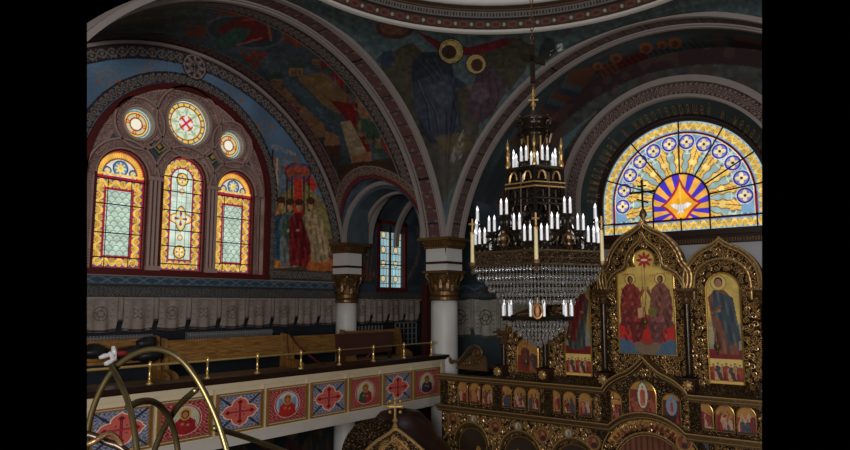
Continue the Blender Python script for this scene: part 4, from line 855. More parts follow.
AT = ['under the left edge of the left window, seventh-left end of the row', 'below the middle of the left window', 'below the left side of the middle window', 'below the middle stained window', 'below the right stained window', 'under the maroon corner right of the windows', 'under the blue robed figure of the wall fresco', 'under the right half of the wall fresco', 'immediately left of the white wall column']
MOT = ('with a round medallion', 'with a leafy cross motif')
for k in range(9):
    loc = ['at the left end of the row under the left window', 'under the right half of the left window', 'under the gap left of the middle window', 'under the right half of the middle window', 'under the right window', 'just past the right window corner', 'under the left figures of the wall fresco', 'under the right figures of the wall fresco', 'right beside the white wall column'][k]
    hanging(5.4+.65*k, FN(YN), .65, 'pale cloth hanging %s' % loc, 'pale hangings under the stained windows', k)
for k in range(4):
    loc = ['left end of the bay, right of the wall column', 'below the left half of the small window', 'below the right half of the small window', 'right of the small window by the big column'][k]
    hanging(11.7+.63*k, FN(YN), .63, 'grey shaded cloth hanging, %s' % loc, 'hangings in the corner bay', k)
for k in range(4):
    hanging(10.0-.79*k, FE(XB), .78, ['pale hanging half hidden right behind the big white column', 'pale hanging with round medallion, second right of the big column', 'pale hanging behind the lower left of the chandelier', 'pale hanging furthest right, behind the carved gold screen'][k], 'hangings behind the chandelier', 0, z0=-.84, col=(170, 166, 158))
def radiator(u0, u1, z0, z1, f, label):
    mb = MB(); n = int((u1-u0)/.055); cx = (u0+u1)/2
    for k in range(n): u = u0+(u1-u0)*k/n; mb.box((u, z0, .03), (u+.022, z1, .10), f)
    mb.box((u0, z0+.03, .045), (u1, z0+.06, .085), f); mb.box((u0, z1-.06, .045), (u1, z1-.03, .085), f)
    top(mb, 'radiator', M['radiator'], label, 'radiator')
radiator(5.0, 6.35, -.95, -.54, FN(YN), 'grey ribbed radiator behind the black bags at the left'); radiator(7.0, 9.0, -.95, -.54, FN(YN), 'long grey ribbed radiator behind the back of the longest pew')
def grille():
    f = FN(YN); mb = MB()
    for k in range(6): mb.box((12.95+k*.17, -1.1, .02), (12.97+k*.17, -.5, .05), f)
    for k in range(5): mb.box((12.95, -1.08+k*.14, .02), (13.82, -1.06+k*.14, .05), f)
    top(mb, 'lattice_grille', M['radiator'], 'small pale square lattice grille low on the wall left of the big column', 'grille')
    mb = MB()
    for k in range(8): mb.box((11.6+k*.12, -1.0, .02), (11.62+k*.12, -.55, .05), f)
    mb.box((11.6, -.99, .02), (12.5, -.96, .05), f); top(mb, 'radiator', M['radiator'], 'grey radiator just right of the wall column behind the pews', 'radiator')
grille()
# pews
def pew(u0, u1, y, zt, label, end_l=True, end_r=True, back=.36, m='oak'):
    t = empty('pew', ((u0+u1)/2, y, GF), label, 'pew', 'oak pews on the gallery')
    f = FN(y); mb = MB(); mb.box((u0, zt-back, -.015), (u1, zt-.03, .015), f); mb.box((u0, zt-.035, -.03), (u1, zt, .03), f); mb.build('backrest', M[m], t)
    mb = MB(); mb.box((u0, GF+.40, .03), (u1, GF+.44, .42), f); mb.build('seat', M[m], t)
    for q, on in ((u0, end_l), (u1, end_r)):
        if on:
            mb = MB(); pr = [(-.05, GF), (.42, GF), (.42, GF+.35), (.4, GF+.5), (.30, GF+.55), (.12, GF+.58), (.06, zt-.1), (.05, zt+.02), (-.05, zt+.04)]
            mb.prism(pr, lambda a, b, w: (q+w, y-a, b), -.035, .035); mb.build('end_panel', M['oakv'], t)
    return t
pew(3.9, 5.72, 9.9, -.55, 'oak pew at the left with black bags lying over its back')
pew(5.86, 8.3, 9.9, -.60, 'long plain oak pew back right of the black bags')
pew(8.44, 9.85, 9.9, -.63, 'oak pew back with a dark red rope in front of its left end')
pew(10.15, 12.0, 10.2, -.60, 'oak pew farthest right, behind the dark brown bench')
def brown_bench():
    y = 9.3; A = onY(335, 337, y); B = onY(390, 334, y)
    t = empty('bench', ((A[0]+B[0])/2, y, GF), 'dark brown padded bench back standing in front of the oak pews', 'bench'); f = FN(y)
    mb = MB(); u0, u1 = A[0], B[0]+.03; mb.prism([(u0+.03, -1.02), (u1-.03, -1.0), (u1, -.6), (u0, -.62)], f, 0, .06); mb.box((u0, -.63, -.02), (u1, -.6, .08), f); mb.build('padded_back', M['maroonleather'], t)
    mb = MB(); mb.box((u0, -1.2, 0), (u1, -1.14, .42), f); mb.build('seat', M['maroonleather'], t)
    for q in (u0+.05, u1-.1):
        mb = MB(); mb.box((q, GF, 0), (q+.06, -1.0, .06), f); mb.box((q, GF, .34), (q+.06, -1.14, .4), f); mb.build('leg', M['darkwood'], t)
brown_bench()
def rope():
    pts = []
    A = onY(289, 333, 9.8); B = onY(305, 352, YP+.25); C_ = onY(330, 366, 8.6); D = onY(352, 366, 8.6); E_ = onY(378, 347, YP+.2)
    K = [A, (A+B)/2+np.array([0, 0, -.03]), B, (B+C_)/2+np.array([0, 0, -.05]), C_, (C_+D)/2, D, (D+E_)/2+np.array([0, 0, -.04]), E_]
    mb = MB(); mb.tube(K, .018, 6); top(mb, 'rope', M['rope'], 'dark red barrier rope slung between the pew end and the brass rail', 'rope', smooth=True)
rope()
def blob(name, c, sc, material, label, cat, seed, amp=.25, group=None):
    rs = np.random.RandomState(seed); mb = MB(); mb.sphere((0, 0, 0), 1, 14); V = np.array(mb.v); n = np.sin(V@rs.randn(3)*3+1)+np.sin(V@rs.randn(3)*5)+.6*np.sin(V@rs.randn(3)*9)
    V = V*(1+amp*.4*n[:, None])*np.array(sc)+np.array(c); mb.v = [tuple(p) for p in V]; return top(mb, name, material, label, cat, group, smooth=True)
A = onY(147, 343, 9.75); blob('bag', A, (.16, .12, .10), M['black'], 'round black bag on top of the pew back, by its right end', 'bag', 3)
A = onY(133, 352, 9.7); blob('bag', A, (.22, .14, .12), M['black'], 'black bag lying on the pew back behind the brass hoop', 'bag', 4)
A = onY(94, 352, 9.7); blob('bag', A, (.20, .14, .10), M['black'], 'black bundle at the far left edge over the pew', 'bag', 5)
A = onY(150, 356, 9.6); blob('bag', A, (.2, .14, .09), M['black'], 'low black bag hanging down in front of the pew back', 'bag', 6)
def glare():  # white tubes added in the shape of the glare over the pew
    mb = MB(); y = 9.55
    for pts, w in (([(113, 346), (114, 352), (115, 359), (108, 363), (104, 364)], .036), ([(99, 358), (104, 356), (110, 355), (114, 355)], .034), ([(109, 352), (112, 357), (116, 360)], .03)):
        mb.tube([tuple(onY(px, py, y)) for px, py in pts], [w*(.7+.5*(i % 2)) for i in range(len(pts))], 7)
    top(mb, 'glare_streaks', M['glare'], 'white and lilac streaks in the shape of bright glare on the left pew', 'film', smooth=True)
    A = onY(121, 353, 9.62); blob('red_pouch', A, (.09, .06, .05), M['red'], 'small dull red pouch beside the white lilac glare', 'pouch', 9)
glare()
mb = MB(); A = onY(426, 300, 9.6); mb.box((A[0]-.09, 9.5, FL), (A[0]+.07, 9.66, .48)); mb.box((A[0]-.12, 9.47, FL), (A[0]+.10, 9.69, FL+.2)); top(mb, 'wooden_post', mat('dark_red_wood', (64, 26, 22), .45), 'tall dark red wooden post standing just left behind the big column', 'post')

# ================================================================== ICONOSTASIS
XI = 10.45
FI = FE(XI)
def E2(x, y): q = onX(x, y, XI); return (q[1], q[2])
def EL(pts): return [E2(*p) for p in pts]
def resample(pts, n):
    P = np.array(pts, float); d = np.concatenate([[0], np.cumsum(np.hypot(*np.diff(P, axis=0).T))]); t = np.linspace(0, d[-1], n); return [(float(np.interp(a, d, P[:, 0])), float(np.interp(a, d, P[:, 1]))) for a in t]
def smooth_pts(pts, k=2):
    for _ in range(k):
        o = [pts[0]]
        for a, b in zip(pts[:-1], pts[1:]): o += [(a[0]*.75+b[0]*.25, a[1]*.75+b[1]*.25), (a[0]*.25+b[0]*.75, a[1]*.25+b[1]*.75)]
        o.append(pts[-1]); pts = o
    return pts
def inpoly(u, v, poly_):
    c = False; n = len(poly_)
    for i in range(n):
        (x0, y0), (x1, y1) = poly_[i], poly_[(i+1) % n]
        if (y0 > v) != (y1 > v) and u < (x1-x0)*(v-y0)/(y1-y0)+x0: c = not c
    return c
UC = 3.73                               # axis of the screen
IC = empty('iconostasis', (XI, UC, FL), 'tall carved and gilded icon screen with ogee gables across the right side', 'icon screen')
# gable outlines, right-hand half is mirrored: offsets (du, z)
HALF = lambda pts: [(UC-E2(x, y)[0]+.05, E2(x, y)[1]) for x, y in pts]
OG_C = smooth_pts([(.64, .10)]+HALF([(690, 285), (690, 271), (681, 262), (678, 252), (670, 241), (660, 233), (651, 230), (645, 226)])+[(.03, 1.25), (0, 1.33)], 2)
OG_C2 = smooth_pts([(.53, .05)]+HALF([(685, 294), (682, 281), (673, 271), (661, 267), (660, 256), (654, 247), (646, 242)])+[(.03, 1.06), (0, 1.12)], 2)
OG_S = smooth_pts([(.55, .12), (.55, .34), (.52, .52), (.42, .68), (.28, .80), (.12, .87), (.03, .93), (0, .97)], 2)
OG_S2 = smooth_pts([(.40, .05), (.40, .3), (.36, .48), (.24, .6), (.10, .65), (0, .66)], 2)
US = (2.58, 4.90)                       # axes of the Baptist and Mother of God bays
def gable(u0, og, zb, wthick, name_out, moulded):
    L = [(u0+a, b) for a, b in og]; R = [(u0-a, b) for a, b in og][::-1]; return L+R[1:]
def ridge(mb, out, r, w): mb.tube([FI(u, v, w+(.004 if k % 2 else 0)) for k, (u, v) in enumerate(out)], r, 6)
def offset(out, d, uc, vc):
    o = []
    for u, v in out: q = hypot(u-uc, v-vc); o.append((u-(u-uc)*d/q, v-(v-vc)*d/q))
    return o
gc = gable(UC, OG_C, 0, 0, 0, 0); gc2 = gable(UC, OG_C2, 0, 0, 0, 0)
mb = MB(); mb.prism([(UC+.64, -1.7)]+gc+[(UC-.64, -1.7)], FI, -.12, .0); mb.build('centre_board', M['carved2'], IC)
mb = MB(); mb.strip(gc, offset(gc, .05, UC, .3), FI, 0, .10); mb.strip(gc2, offset(gc2, .035, UC, .3), FI, 0, .09); mb.build('centre_gable_moulding', M['oldgold'], IC)
mb = MB(); ridge(mb, gc, .018, .10); ridge(mb, offset(gc, .055, UC, .3), .012, .1); ridge(mb, gc2, .013, .09); ridge(mb, offset(gc2, .05, UC, .3), .010, .07); mb.build('gilded_beading', M['gold'], IC)
for uc in US:
    g = gable(uc, OG_S, 0, 0, 0, 0); g2 = gable(uc, OG_S2, 0, 0, 0, 0)
    mb = MB(); mb.prism([(uc+.58, -1.7), (uc+.58, .1)]+g+[(uc-.58, .1), (uc-.58, -1.7)], FI, -.10, -.005); mb.build('side_board', M['carved2'], IC)
    mb = MB(); mb.strip(g, offset(g, .05, uc, .1), FI, 0, .09); mb.strip(g2, offset(g2, .03, uc, .1), FI, 0, .07); mb.build('side_gable_moulding', M['oldgold'], IC)
    mb = MB(); ridge(mb, g, .016, .09); ridge(mb, offset(g, .055, uc, .1), .010, .09); ridge(mb, g2, .012, .07); mb.build('gilded_beading', M['gold'], IC)
for uc, sgn in ((5.87, 1), (1.6, -1)):
    arc_ = [(uc+.45*cos(a), -.62+.5*sin(a)) for a in [pi*i/30 for i in range(31)]]
    mb = MB(); mb.prism([(uc+.45, -1.7)]+arc_+[(uc-.45, -1.7)], FI, -.08, -.01); mb.build('end_board', M['carved'], IC)
    mb = MB(); mb.strip(arc_, offset(arc_, .06, uc, -.62), FI, 0, .09); a2 = offset(arc_, .17, uc, -.62); mb.strip(a2, offset(a2, .03, uc, -.62), FI, 0, .07); mb.build('end_arch_moulding', M['oldgold'], IC)
    mb = MB(); ridge(mb, arc_, .016, .08); ridge(mb, offset(arc_, .065, uc, -.62), .01, .09); ridge(mb, a2, .011, .07); mb.build('gilded_beading', M['gold'], IC)
# middle zone: ogee cornice over the centre, frieze board, lower cornice, arched lower zone
UL, UR = 7.72, 1.5
ZC = -1.30
def cornice_path(zf, rise, half, n=60):
    out = []
    for i in range(n+1):
        u = UC+half-2*half*i/n; s = abs(u-UC)/half
        out.append((u, zf+rise*(max(0, 1-s*s)**.75*.62+.38*max(0, 1-s/.45)**1.6)))
    return [(UL, zf)]+out+[(UR, zf)]
cp = cornice_path(ZC-.04, .52, .66)
mb = MB(); mb.prism([(UL-.04, -1.95)]+[(u, v-.02) for u, v in cp]+[(UR, -1.95)], FI, .0, .10); mb.build('frieze_board', M['carved'], IC)
mb = MB()
for dz, w, h in ((0, .30, .035), (-.045, .24, .03), (-.085, .18, .03)): mb.strip([(u, v+dz) for u, v in cp], [(u, v+dz-h) for u, v in cp], FI, .0, w)
mb.build('upper_cornice', M['oldgold'], IC)
mb = MB(); ridge(mb, cp, .012, .31); ridge(mb, [(u, v-.06) for u, v in cp], .010, .25); mb.build('cornice_beading', M['gold'], IC)
def door_arch(r, z0, n=40): return [(UC+r*cos(pi*i/n), z0+r*sin(pi*i/n)) for i in range(n+1)]
ZD = -2.50; RD = .84
h_ = sqrt(RD**2-(-1.88-ZD)**2)
aa = math.acos(min(1, (h_)/RD)); dp = [(UL+.03, -1.90)]+[(UC+RD*cos(t), ZD+RD*sin(t)) for t in np.linspace(math.asin((-1.90-ZD)/RD), pi-math.asin((-1.90-ZD)/RD), 30)]+[(UR, -1.90)]
mb = MB()
for dz, w, h in ((0, .26, .03), (-.04, .21, .03), (-.09, .17, .03)): mb.strip([(u, v+dz) for u, v in dp], [(u, v+dz-h) for u, v in dp], FI, .0, w)
mb.build('lower_cornice', M['oldgold'], IC)
mb = MB(); ridge(mb, dp, .011, .27); ridge(mb, [(u, v-.08) for u, v in dp], .009, .22); mb.build('cornice_beading', M['gold'], IC)
inn = door_arch(.60, -2.58)
mb = MB(); mb.prism([(UL, FL), (UL, -1.95), (UC+.86, -1.95), (UC+.86, -2.5), (UC+.60, -2.58), (UC+.60, FL)], FI, -.05, .08); mb.prism([(UR, FL), (UR, -1.95), (UC-.86, -1.95), (UC-.86, -2.5), (UC-.60, -2.58), (UC-.60, FL)], FI, -.05, .08)
mb.build('lower_board', M['carved'], IC)
mb = MB(); mb.strip([(UC+.9*cos(t), ZD-.03+.86*sin(t)) for t in np.linspace(0, pi, 40)], [(UC+.60*cos(t), -2.58+.60*sin(t)) for t in np.linspace(0, pi, 40)], FI, -.02, .09); mb.build('door_arch_board', M['carved2'], IC)
mb = MB(); ridge(mb, inn, .014, .10); ridge(mb, door_arch(.56, -2.58), .009, .09); ridge(mb, door_arch(.80, -2.52), .010, .10); mb.build('gilded_beading', M['gold'], IC)
for uc, r, zc in ((7.0, .38, -2.55), (5.98, .42, -2.62), (4.98, .42, -2.62)):
    arc_ = [(uc+r*cos(a), zc+r*sin(a)) for a in [pi*i/30 for i in range(31)]]
    mb = MB(); mb.strip(arc_, offset(arc_, .05, uc, zc), FI, .06, .15); mb.build('lower_arch', M['oldgold'], IC)
    mb = MB(); ridge(mb, arc_, .012, .15); mb.build('gilded_beading', M['gold'], IC)
# colonnettes with capitals and rosette pedestals
for uc, z0, z1 in ((3.08, -1.14, .10), (4.40, -1.14, .10), (5.47, -1.14, -.02), (2.02, -1.14, .10), (6.30, -1.14, -.62)):
    mb = MB(); mb.tube([FI(uc, z0+(z1-z0)*i/12, .12) for i in range(13)], [.048+.006*(i % 2) for i in range(13)], 10); c0 = mb.build('colonnette', M['bronze'] if True else 0, IC, True)
    mb = MB(); q = FI(uc, 0, .12); mb.lathe([(.05, z1-.12), (.075, z1-.10), (.055, z1-.07), (.07, z1), (.11, z1+.06), (.12, z1+.08)], (q[0], q[1]), 12); mb.box((uc-.14, z1+.08, .0), (uc+.14, z1+.12, .26), FI)
    for k in range(5): mb.scroll(FI, uc-.08+.04*k, z1+.02, .035, k, 1-2*(k % 2), .2, .009)
    mb.build('colonnette_capital', M['oldgold'], c0)
for uc in (3.08, 4.40, 5.47, 2.02, 6.36):
    mb = MB(); mb.box((uc-.10, ZC+.0, .0), (uc+.10, -1.10, .24), FI); mb.box((uc-.12, -1.13, .0), (uc+.12, -1.10, .26), FI); pd = mb.build('pedestal', M['darkwood'], IC)
    mb = MB(); q = FI(uc, -1.21, .25); mb.sphere(q, .055, 10, (.4, 1, 1))
    for k in range(8): a = k*pi/4; mb.sphere(FI(uc+.06*cos(a), -1.21+.06*sin(a), .25), .02, 6)
    mb.build('rosette', M['gold'], pd)
# pilasters in the frieze
for uc in (7.62, 6.42, 5.42, 4.40, 3.02, 1.72):
    mb = MB(); mb.box((uc-.08, -1.88, .10), (uc+.08, -1.40, .15), FI)
    for k in range(4): mb.scroll(FI, uc, -1.82+.12*k, .06, k*1.7, 1-2*(k % 2), .15, .011)
    mb.build('frieze_pilaster', M['carved2'], IC)
# volute at the left end
def volute():
    c0 = E2(481, 353); k0 = E2(456, 360)
    pts = [(k0[0]+.045*cos(q), k0[1]+.045*sin(q)) for q in np.linspace(1.0, -3.6+.4, 9)][::1]
    pts += EL([(461, 362), (466, 357), (472, 349), (478, 344.5)]) + [(c0[0]-.12*(1-i/22)*cos(pi*.5+i*.55)*-1, c0[1]+.13*(1-i/22)*sin(pi*.5+i*.55)) for i in range(1, 19)][::1]
    pts = [(u, v) for u, v in pts]; n = len(pts)
    mb = MB(); mb.tube([FI(u, v, .14) for u, v in smooth_pts(pts, 1)], .026, 7); mb.tube([FI(u, v-.045, .12) for u, v in EL([(461, 362), (466, 357), (472, 350), (477, 346)])], .012, 6)
    mb.sphere(FI(c0[0], c0[1], .15), .035, 10); mb.sphere(FI(k0[0], k0[1], .15), .02, 8)
    mb.prism(EL([(458, 368), (464, 363), (470, 357), (475, 354), (488, 356), (490, 371)]), FI, .05, .10)
    for k in range(6): mb.scroll(FI, *E2(466+3*k, 364-.6*k), .04, k, 1-2*(k % 2), .11, .011)
    mb.build('scroll_volute', M['oldgold'], IC)
volute()
# carved scrollwork laid over the boards
def scrollfield(name, outer, inner, n, r, t, w, seed):
    rs = random.Random(seed); us = [p[0] for p in outer]; vs = [p[1] for p in outer]; mb = MB(); pts = []; tries = 0
    while len(pts) < n and tries < n*60:
        tries += 1; u = rs.uniform(min(us), max(us)); v = rs.uniform(min(vs), max(vs))
        if not inpoly(u, v, outer) or any(inpoly(u, v, q) for q in inner): continue
        if any(hypot(u-a, v-b) < r*1.55 for a, b in pts): continue
        pts.append((u, v)); mb.scroll(FI, u, v, r*rs.uniform(.75, 1.1), rs.uniform(0, 6.28), rs.choice((-1, 1)), w, t)
        if rs.random() < .5: a = rs.uniform(0, 6.28); mb.sphere(FI(u+r*1.1*cos(a), v+r*1.1*sin(a), w+.01), t*1.3, 5)
    mb.build(name, M['gold2'], IC)
M['gold2'] = mat('worn_gilt', (192, 154, 102), .3, .6, var=.35, scale=9)
icw = [(UC+.46, -.82), (UC+.44, .52), (UC+.15, .62), (UC+.2, .9), (UC-.2, .9), (UC-.15, .62), (UC-.44, .52), (UC-.44, -.82)]
scrollfield('centre_scrollwork', [(UC+.58, -1.08)]+offset(gc, .06, UC, .3)+[(UC-.58, -1.08)], [icw], 420, .046, .0105, .01, 1)
for uc in US:
    g = gable(uc, OG_S, 0, 0, 0, 0); scrollfield('side_scrollwork', [(uc+.5, -1.2)]+offset(g, .06, uc, .1)+[(uc-.5, -1.2)], [[(uc+.27, -1.2), (uc+.27, .3), (uc+.14, .5), (uc-.14, .5), (uc-.27, .3), (uc-.27, -1.2)]], 320, .044, .0105, .01, int(uc*9))
scrollfield('end_scrollwork', [(6.3, -1.2), (6.3, -.6), (6.1, -.25), (5.85, -.15), (5.6, -.28), (5.44, -.6), (5.44, -1.2)], [[(6.1, -1.2), (6.1, -.7), (5.85, -.45), (5.62, -.7), (5.62, -1.2)]], 60, .05, .011, .01, 4)
scrollfield('end_scrollwork', [(2.0, -1.2), (2.0, -.6), (1.7, -.2), (1.5, -.2), (1.5, -1.2)], [], 40, .055, .012, .01, 4)
scrollfield('frieze_scrollwork', [(7.6, -1.86)]+[(u, v-.12) for u, v in cp]+[(1.5, -1.86)], [[(UC+.57, -1.84), (UC+.57, -1.35), (UC+.25, -1.12), (UC-.25, -1.12), (UC-.57, -1.35), (UC-.57, -1.84)]]+[[(E2(a, 395)[0]+.01, -1.88), (E2(a, 395)[0]+.01, -1.44), (E2(b, 395)[0]-.01, -1.44), (E2(b, 395)[0]-.01, -1.88)] for a, b in ((459, 498), (502, 545), (549, 597), (695, 759))], 420, .036, .009, .11, 5)
scrollfield('lower_scrollwork', [(7.65, -3.1), (7.65, -2.04), (4.7, -2.04), (4.5, -2.4), (4.5, -3.1)], [[(uc+.4*cos(a), zc+.4*sin(a)) for a in np.linspace(-pi/2, 1.5*pi, 20)] for uc, zc in ((7.0, -2.6), (5.98, -2.65), (4.98, -2.65))], 260, .05, .012, .10, 6)
scrollfield('lower_scrollwork', [(3.0, -2.6), (2.8, -2.04), (1.5, -2.04), (1.5, -2.8)], [], 90, .05, .012, .10, 7)
scrollfield('door_arch_scrollwork', door_arch(.78, -2.52)+door_arch(.62, -2.58)[::-1], [], 50, .04, .010, .10, 8)
for k, (x, y, red) in enumerate(((457, 419, 1), (478, 418, 0), (499, 426, 1), (522, 425, 0), (546, 434, 1), (572, 432, 0), (597, 441, 1), (687, 441, 1))):
    u, v = E2(x, y); mb = MB(); r = .10 if red else .06; mb.arc(FI, u, v, r, r+.02, 0, 2*pi, .09, .15, 20); rg = mb.build('medallion_ring', M['gold'], IC)
    U, V, P = grid(FI, u-r, u+r, v-r, v+r, .012, .12); c = Cv(U.shape, (120, 60, 44) if red else (170, 176, 176)); q = np.hypot(U-u, V-v); c.f(ell(U, V, u, v+r*.2, r*.35), (150, 110, 70)); c.f(ell(U, V, u, v-r*.5, r*.5), (60, 40, 44) if red else (110, 120, 130))
    psurf('medallion', P, c.c, M['paint'], rg, hole=q > r)
mb = MB(); sx = FI(UC, 0, -.04)
for k in range(14): mb.tube([FI(UC-.58+.09*k, FL, -.05-.02*(k % 2)), FI(UC-.58+.09*k, -1.99, -.05-.02*(k % 2))], .05, 8)
o = top(mb, 'curtain', mat('brown_curtain', (112, 68, 50), .7), 'brown pleated curtain inside the arched doorway of the gold screen', 'curtain', smooth=True)
# finial with cross
mb = MB(); q = FI(UC, 0, .0); mb.lathe([(.02, 1.26), (.05, 1.30), (.02, 1.34), (.065, 1.40), (.05, 1.46), (.015, 1.52), (.01, 1.54)], (q[0], q[1]), 14); fi = mb.build('finial', M['oldgold'], IC, True)
mb = MB(); mb.tube([FI(UC, 1.5, 0), FI(UC, 1.96, 0)], .018, 6); mb.tube([FI(UC-.19, 1.78, 0), FI(UC+.19, 1.78, 0)], .017, 6); mb.tube([FI(UC-.07, 1.88, 0), FI(UC+.07, 1.88, 0)], .014, 6); mb.tube([FI(UC-.09, 1.60, 0), FI(UC+.09, 1.67, 0)], .014, 6)
for d in (-.19, .19): mb.sphere(FI(UC+d, 1.78, 0), .026, 6)
mb.sphere(FI(UC, 1.96, 0), .026, 6); mb.build('cross', M['bronze'], fi)

# ---- icons
GOLDBG = (206, 176, 92)
def icon(name, u0, w, v0, v1, kind, label, group=None, wd=.10, fr=.018, seed=0, trefoil=False, pal=None, bg=None):
    """arched icon: rectangle with round head"""
    r = w/2; vs = v1-r if not trefoil else v1; t = empty('icon', (XI-wd, u0, v0), label, 'icon', group)
    top_ = v1+.34 if trefoil else v1
    res = .009 if w > .3 else .008
    U, V, P = grid(FI, u0-r, u0+r, v0, top_, res, wd+.004); x = -(U-u0)/r; y = (V-v0)/(v1-v0); c = Cv(U.shape, bg if bg else GOLDBG if kind in ('trinity', 'john') else (170, 132, 70) if kind == 'mary' else (168, 120, 62)); c.mul(.92+.16*vnoise(U, V, 8, seed))
    if trefoil:
        ins = (V < v1-.10) | ((np.hypot((np.abs(U-u0)-(r-.16)), V-(v1-.10)) < .16) & (V > v1-.12)) | ((V < v1+.06) & (np.abs(U-u0) < r-.16)) | (np.hypot(U-u0, V-(v1+.16)) < .17); hole = ~ins
    else: ins = (V < vs) | (np.hypot(U-u0, V-vs) < r); hole = ~ins
    h = v1-v0
    if kind == 'trinity':
        X = x*r; Z = V-v0; c.f(ell(X, Z, 0, .22, .56, .40), (184, 40, 34)); c.f((Z < .42) & (np.abs(X) > .34) & (Z < .34), (186, 44, 36)); c.f((Z < .24) & (np.hypot(X, Z-.62) > .5), (72, 98, 122)); c.f(ell(X, Z, 0, .12, .2, .12), (120, 100, 84)); c.f(ell(X, Z, 0, .2, .1, .05), (150, 50, 40))
        for sx, robe, man in ((-1, (128, 44, 38), (104, 34, 32)), (1, (120, 72, 62), (100, 58, 54))):
            cx = sx*.24
            c.f(poly(X, Z, [(cx-.17, .45), (cx-.18, .75), (cx-.14, 1.02), (cx-.05, 1.11), (cx+.05, 1.11), (cx+.14, 1.0), (cx+.18, .72), (cx+.15, .45)]), robe)
            c.f(poly(X, Z, [(cx+.1*sx, .72), (cx-.2*sx, .64), (cx-.22*sx, .44), (cx-.14*sx, .2), (cx+.0*sx, .18), (cx+.02*sx, .38), (cx+.19*sx, .46)]), man); c.f(poly(X, Z, [(cx+.02*sx, .62), (cx-.18*sx, .58), (cx-.13*sx, .5), (cx+.05*sx, .5)]), tuple(min(255, int(v*1.35)) for v in man)); c.f((np.sin((X-cx)*50+Z*14)*np.sin(Z*22+X*20) > .45) & (Z > .2) & (Z < 1.05) & (np.abs(X-cx) < .17), (60, 20, 22), .5)
            c.f(ell(X, Z, cx, 1.18, .075, .085), (222, 196, 110)); c.f(ring(X, Z, cx, 1.18, .085, .012), (150, 60, 40)); c.f(ell(X, Z, cx, 1.17, .045, .065), (64, 38, 26)); c.f(ell(X, Z, cx-.01*sx, 1.165, .028, .045), (140, 96, 62)); c.f(line(X, Z, [(cx-.12*sx, .85), (cx-.2*sx, 1.0)], .05), robe); c.f(ell(X, Z, cx-.2*sx, 1.03, .02, .03), (150, 100, 66))
        c.f((np.sin((X)*44-Z*18)*np.sin(Z*26) > .6) & (Z > .2) & (Z < 1.05) & (np.abs(np.abs(X)-.24) < .16), (190, 120, 96), .4); c.f(poly(X, Z, [(-.13, .72), (-.03, .74), (-.03, .58), (-.13, .56)]), (196, 150, 110)); c.f(ell(X, Z, .1, .66, .07, .08), (110, 100, 50)); c.f(line(X, Z, [(-.0, .5), (0, 1.4)], .012), (140, 80, 50)); c.f(line(X, Z, [(-.045, .5), (-.045, 1.4)], .008), (150, 100, 60))
        zz = Z-(h+.16); th = np.arctan2(zz, X); q = np.hypot(X, zz); c.f(q < .10+.035*np.cos(8*th), (164, 40, 34)); c.f((np.abs(X) < .05) & (np.abs(zz) < .012) | (q < .02), (226, 214, 190))
        rs = random.Random(1)
        for bx, by in ((-.36, 1.24), (.08, 1.22), (.30, 1.24)):
            for i in range(5): c.f(line(X, Z, [(bx+.02*i, by), (bx+.02*i+rs.uniform(-.01, .01), by+.03)], .008), (170, 60, 40))
    elif kind in ('john', 'mary'):
        X = x*r; Z = V-v0; f0 = .36; c.f(Z < .8, (120, 136, 150), .55); c.f((Z < .9) & (vnoise(U, V, 9, 4) > .6), (120, 130, 140), .6)
        c.f(Z < f0+.13, (118, 24, 26)); c.f(Z < f0, (214, 182, 96))
        if kind == 'john': figure(c, X, Z, .02, f0+.07, 1.14, (116, 70, 52), (52, 66, 76), (212, 184, 104), -.06, wide=.9); c.f(line(X, Z, [(-.04, 1.13), (-.15, 1.02)], .035), (110, 74, 54)); c.f(ell(X, Z, -.16, 1.02, .02, .016), (140, 94, 64))
        else: figure(c, X, Z, -.02, f0+.07, 1.12, (66, 74, 72), (110, 34, 36), (206, 170, 90), .07, wide=.85, side=-1)
        # small narrative scene at the foot
        c.f((Z < f0-.05) & (Z > .04), (150, 60, 40)); c.f((Z > f0-.12) & (Z < f0-.0), (216, 190, 110)); 
        for k in range(7): figure(c, X, Z, -.18+.06*k, .05, .24+.02*(k % 2), ((120, 30, 32), (190, 150, 110), (90, 40, 40))[k % 3], ((160, 60, 40), (60, 60, 70), (170, 130, 90))[k % 3], haloon=False, wide=1.1)
    elif kind == 'crucifix':
        c.f(y < .55, (120, 36, 32)); c.f(line(x, y, [(0, .3), (0, .95)], .09), (90, 56, 34)); c.f(line(x, y, [(-.75, .72), (.75, .72)], .07), (90, 56, 34))
        c.f(line(x, y, [(-.6, .7), (0, .68), (.6, .7)], .05), (196, 140, 96)); c.f(poly(x, y, [(-.12, .7), (.12, .7), (.1, .3), (-.08, .3)]), (196, 140, 96))
        for cx in (-.6, -.35, .4, .65): figure(c, x*.5, y, cx*.5, .02, .52, (150, 60, 46) if cx < 0 else (170, 110, 90), (90, 30, 34), haloon=False, wide=1.2)
    elif kind == 'vesica':
        c.f(y < .75, (120, 54, 40)); c.f((y < .5) & (np.sin(x*9)*np.sin(y*22) > .1), (170, 90, 60)); c.f(ell(x, y, 0, .6, .42, .38), (80, 84, 84)); c.f(ell(x, y, 0, .6, .36, .34), (206, 200, 170)); figure(c, x*.45, y, 0, .32, .55, (190, 110, 90), (176, 84, 66), wide=.9, haloon=False)
        for cx in (-.66, .66): figure(c, x*.45, y, cx*.45, .05, .5, (110, 40, 36), (150, 80, 56), haloon=False, wide=1.4)
    elif kind == 'ascent':
        c.f(y < .8, (90, 40, 34)); c.f(ell(x, y, 0, .62, .6, .3), (120, 140, 160)); figure(c, x*.5, y, 0, .36, .46, (180, 110, 90), (150, 60, 44), haloon=False); c.f((y < .32), (44, 30, 30)); c.f(poly(x, y, [(.3, 0), (.6, .35), (.9, 0)]), (160, 40, 36))
    elif kind == 'pair':
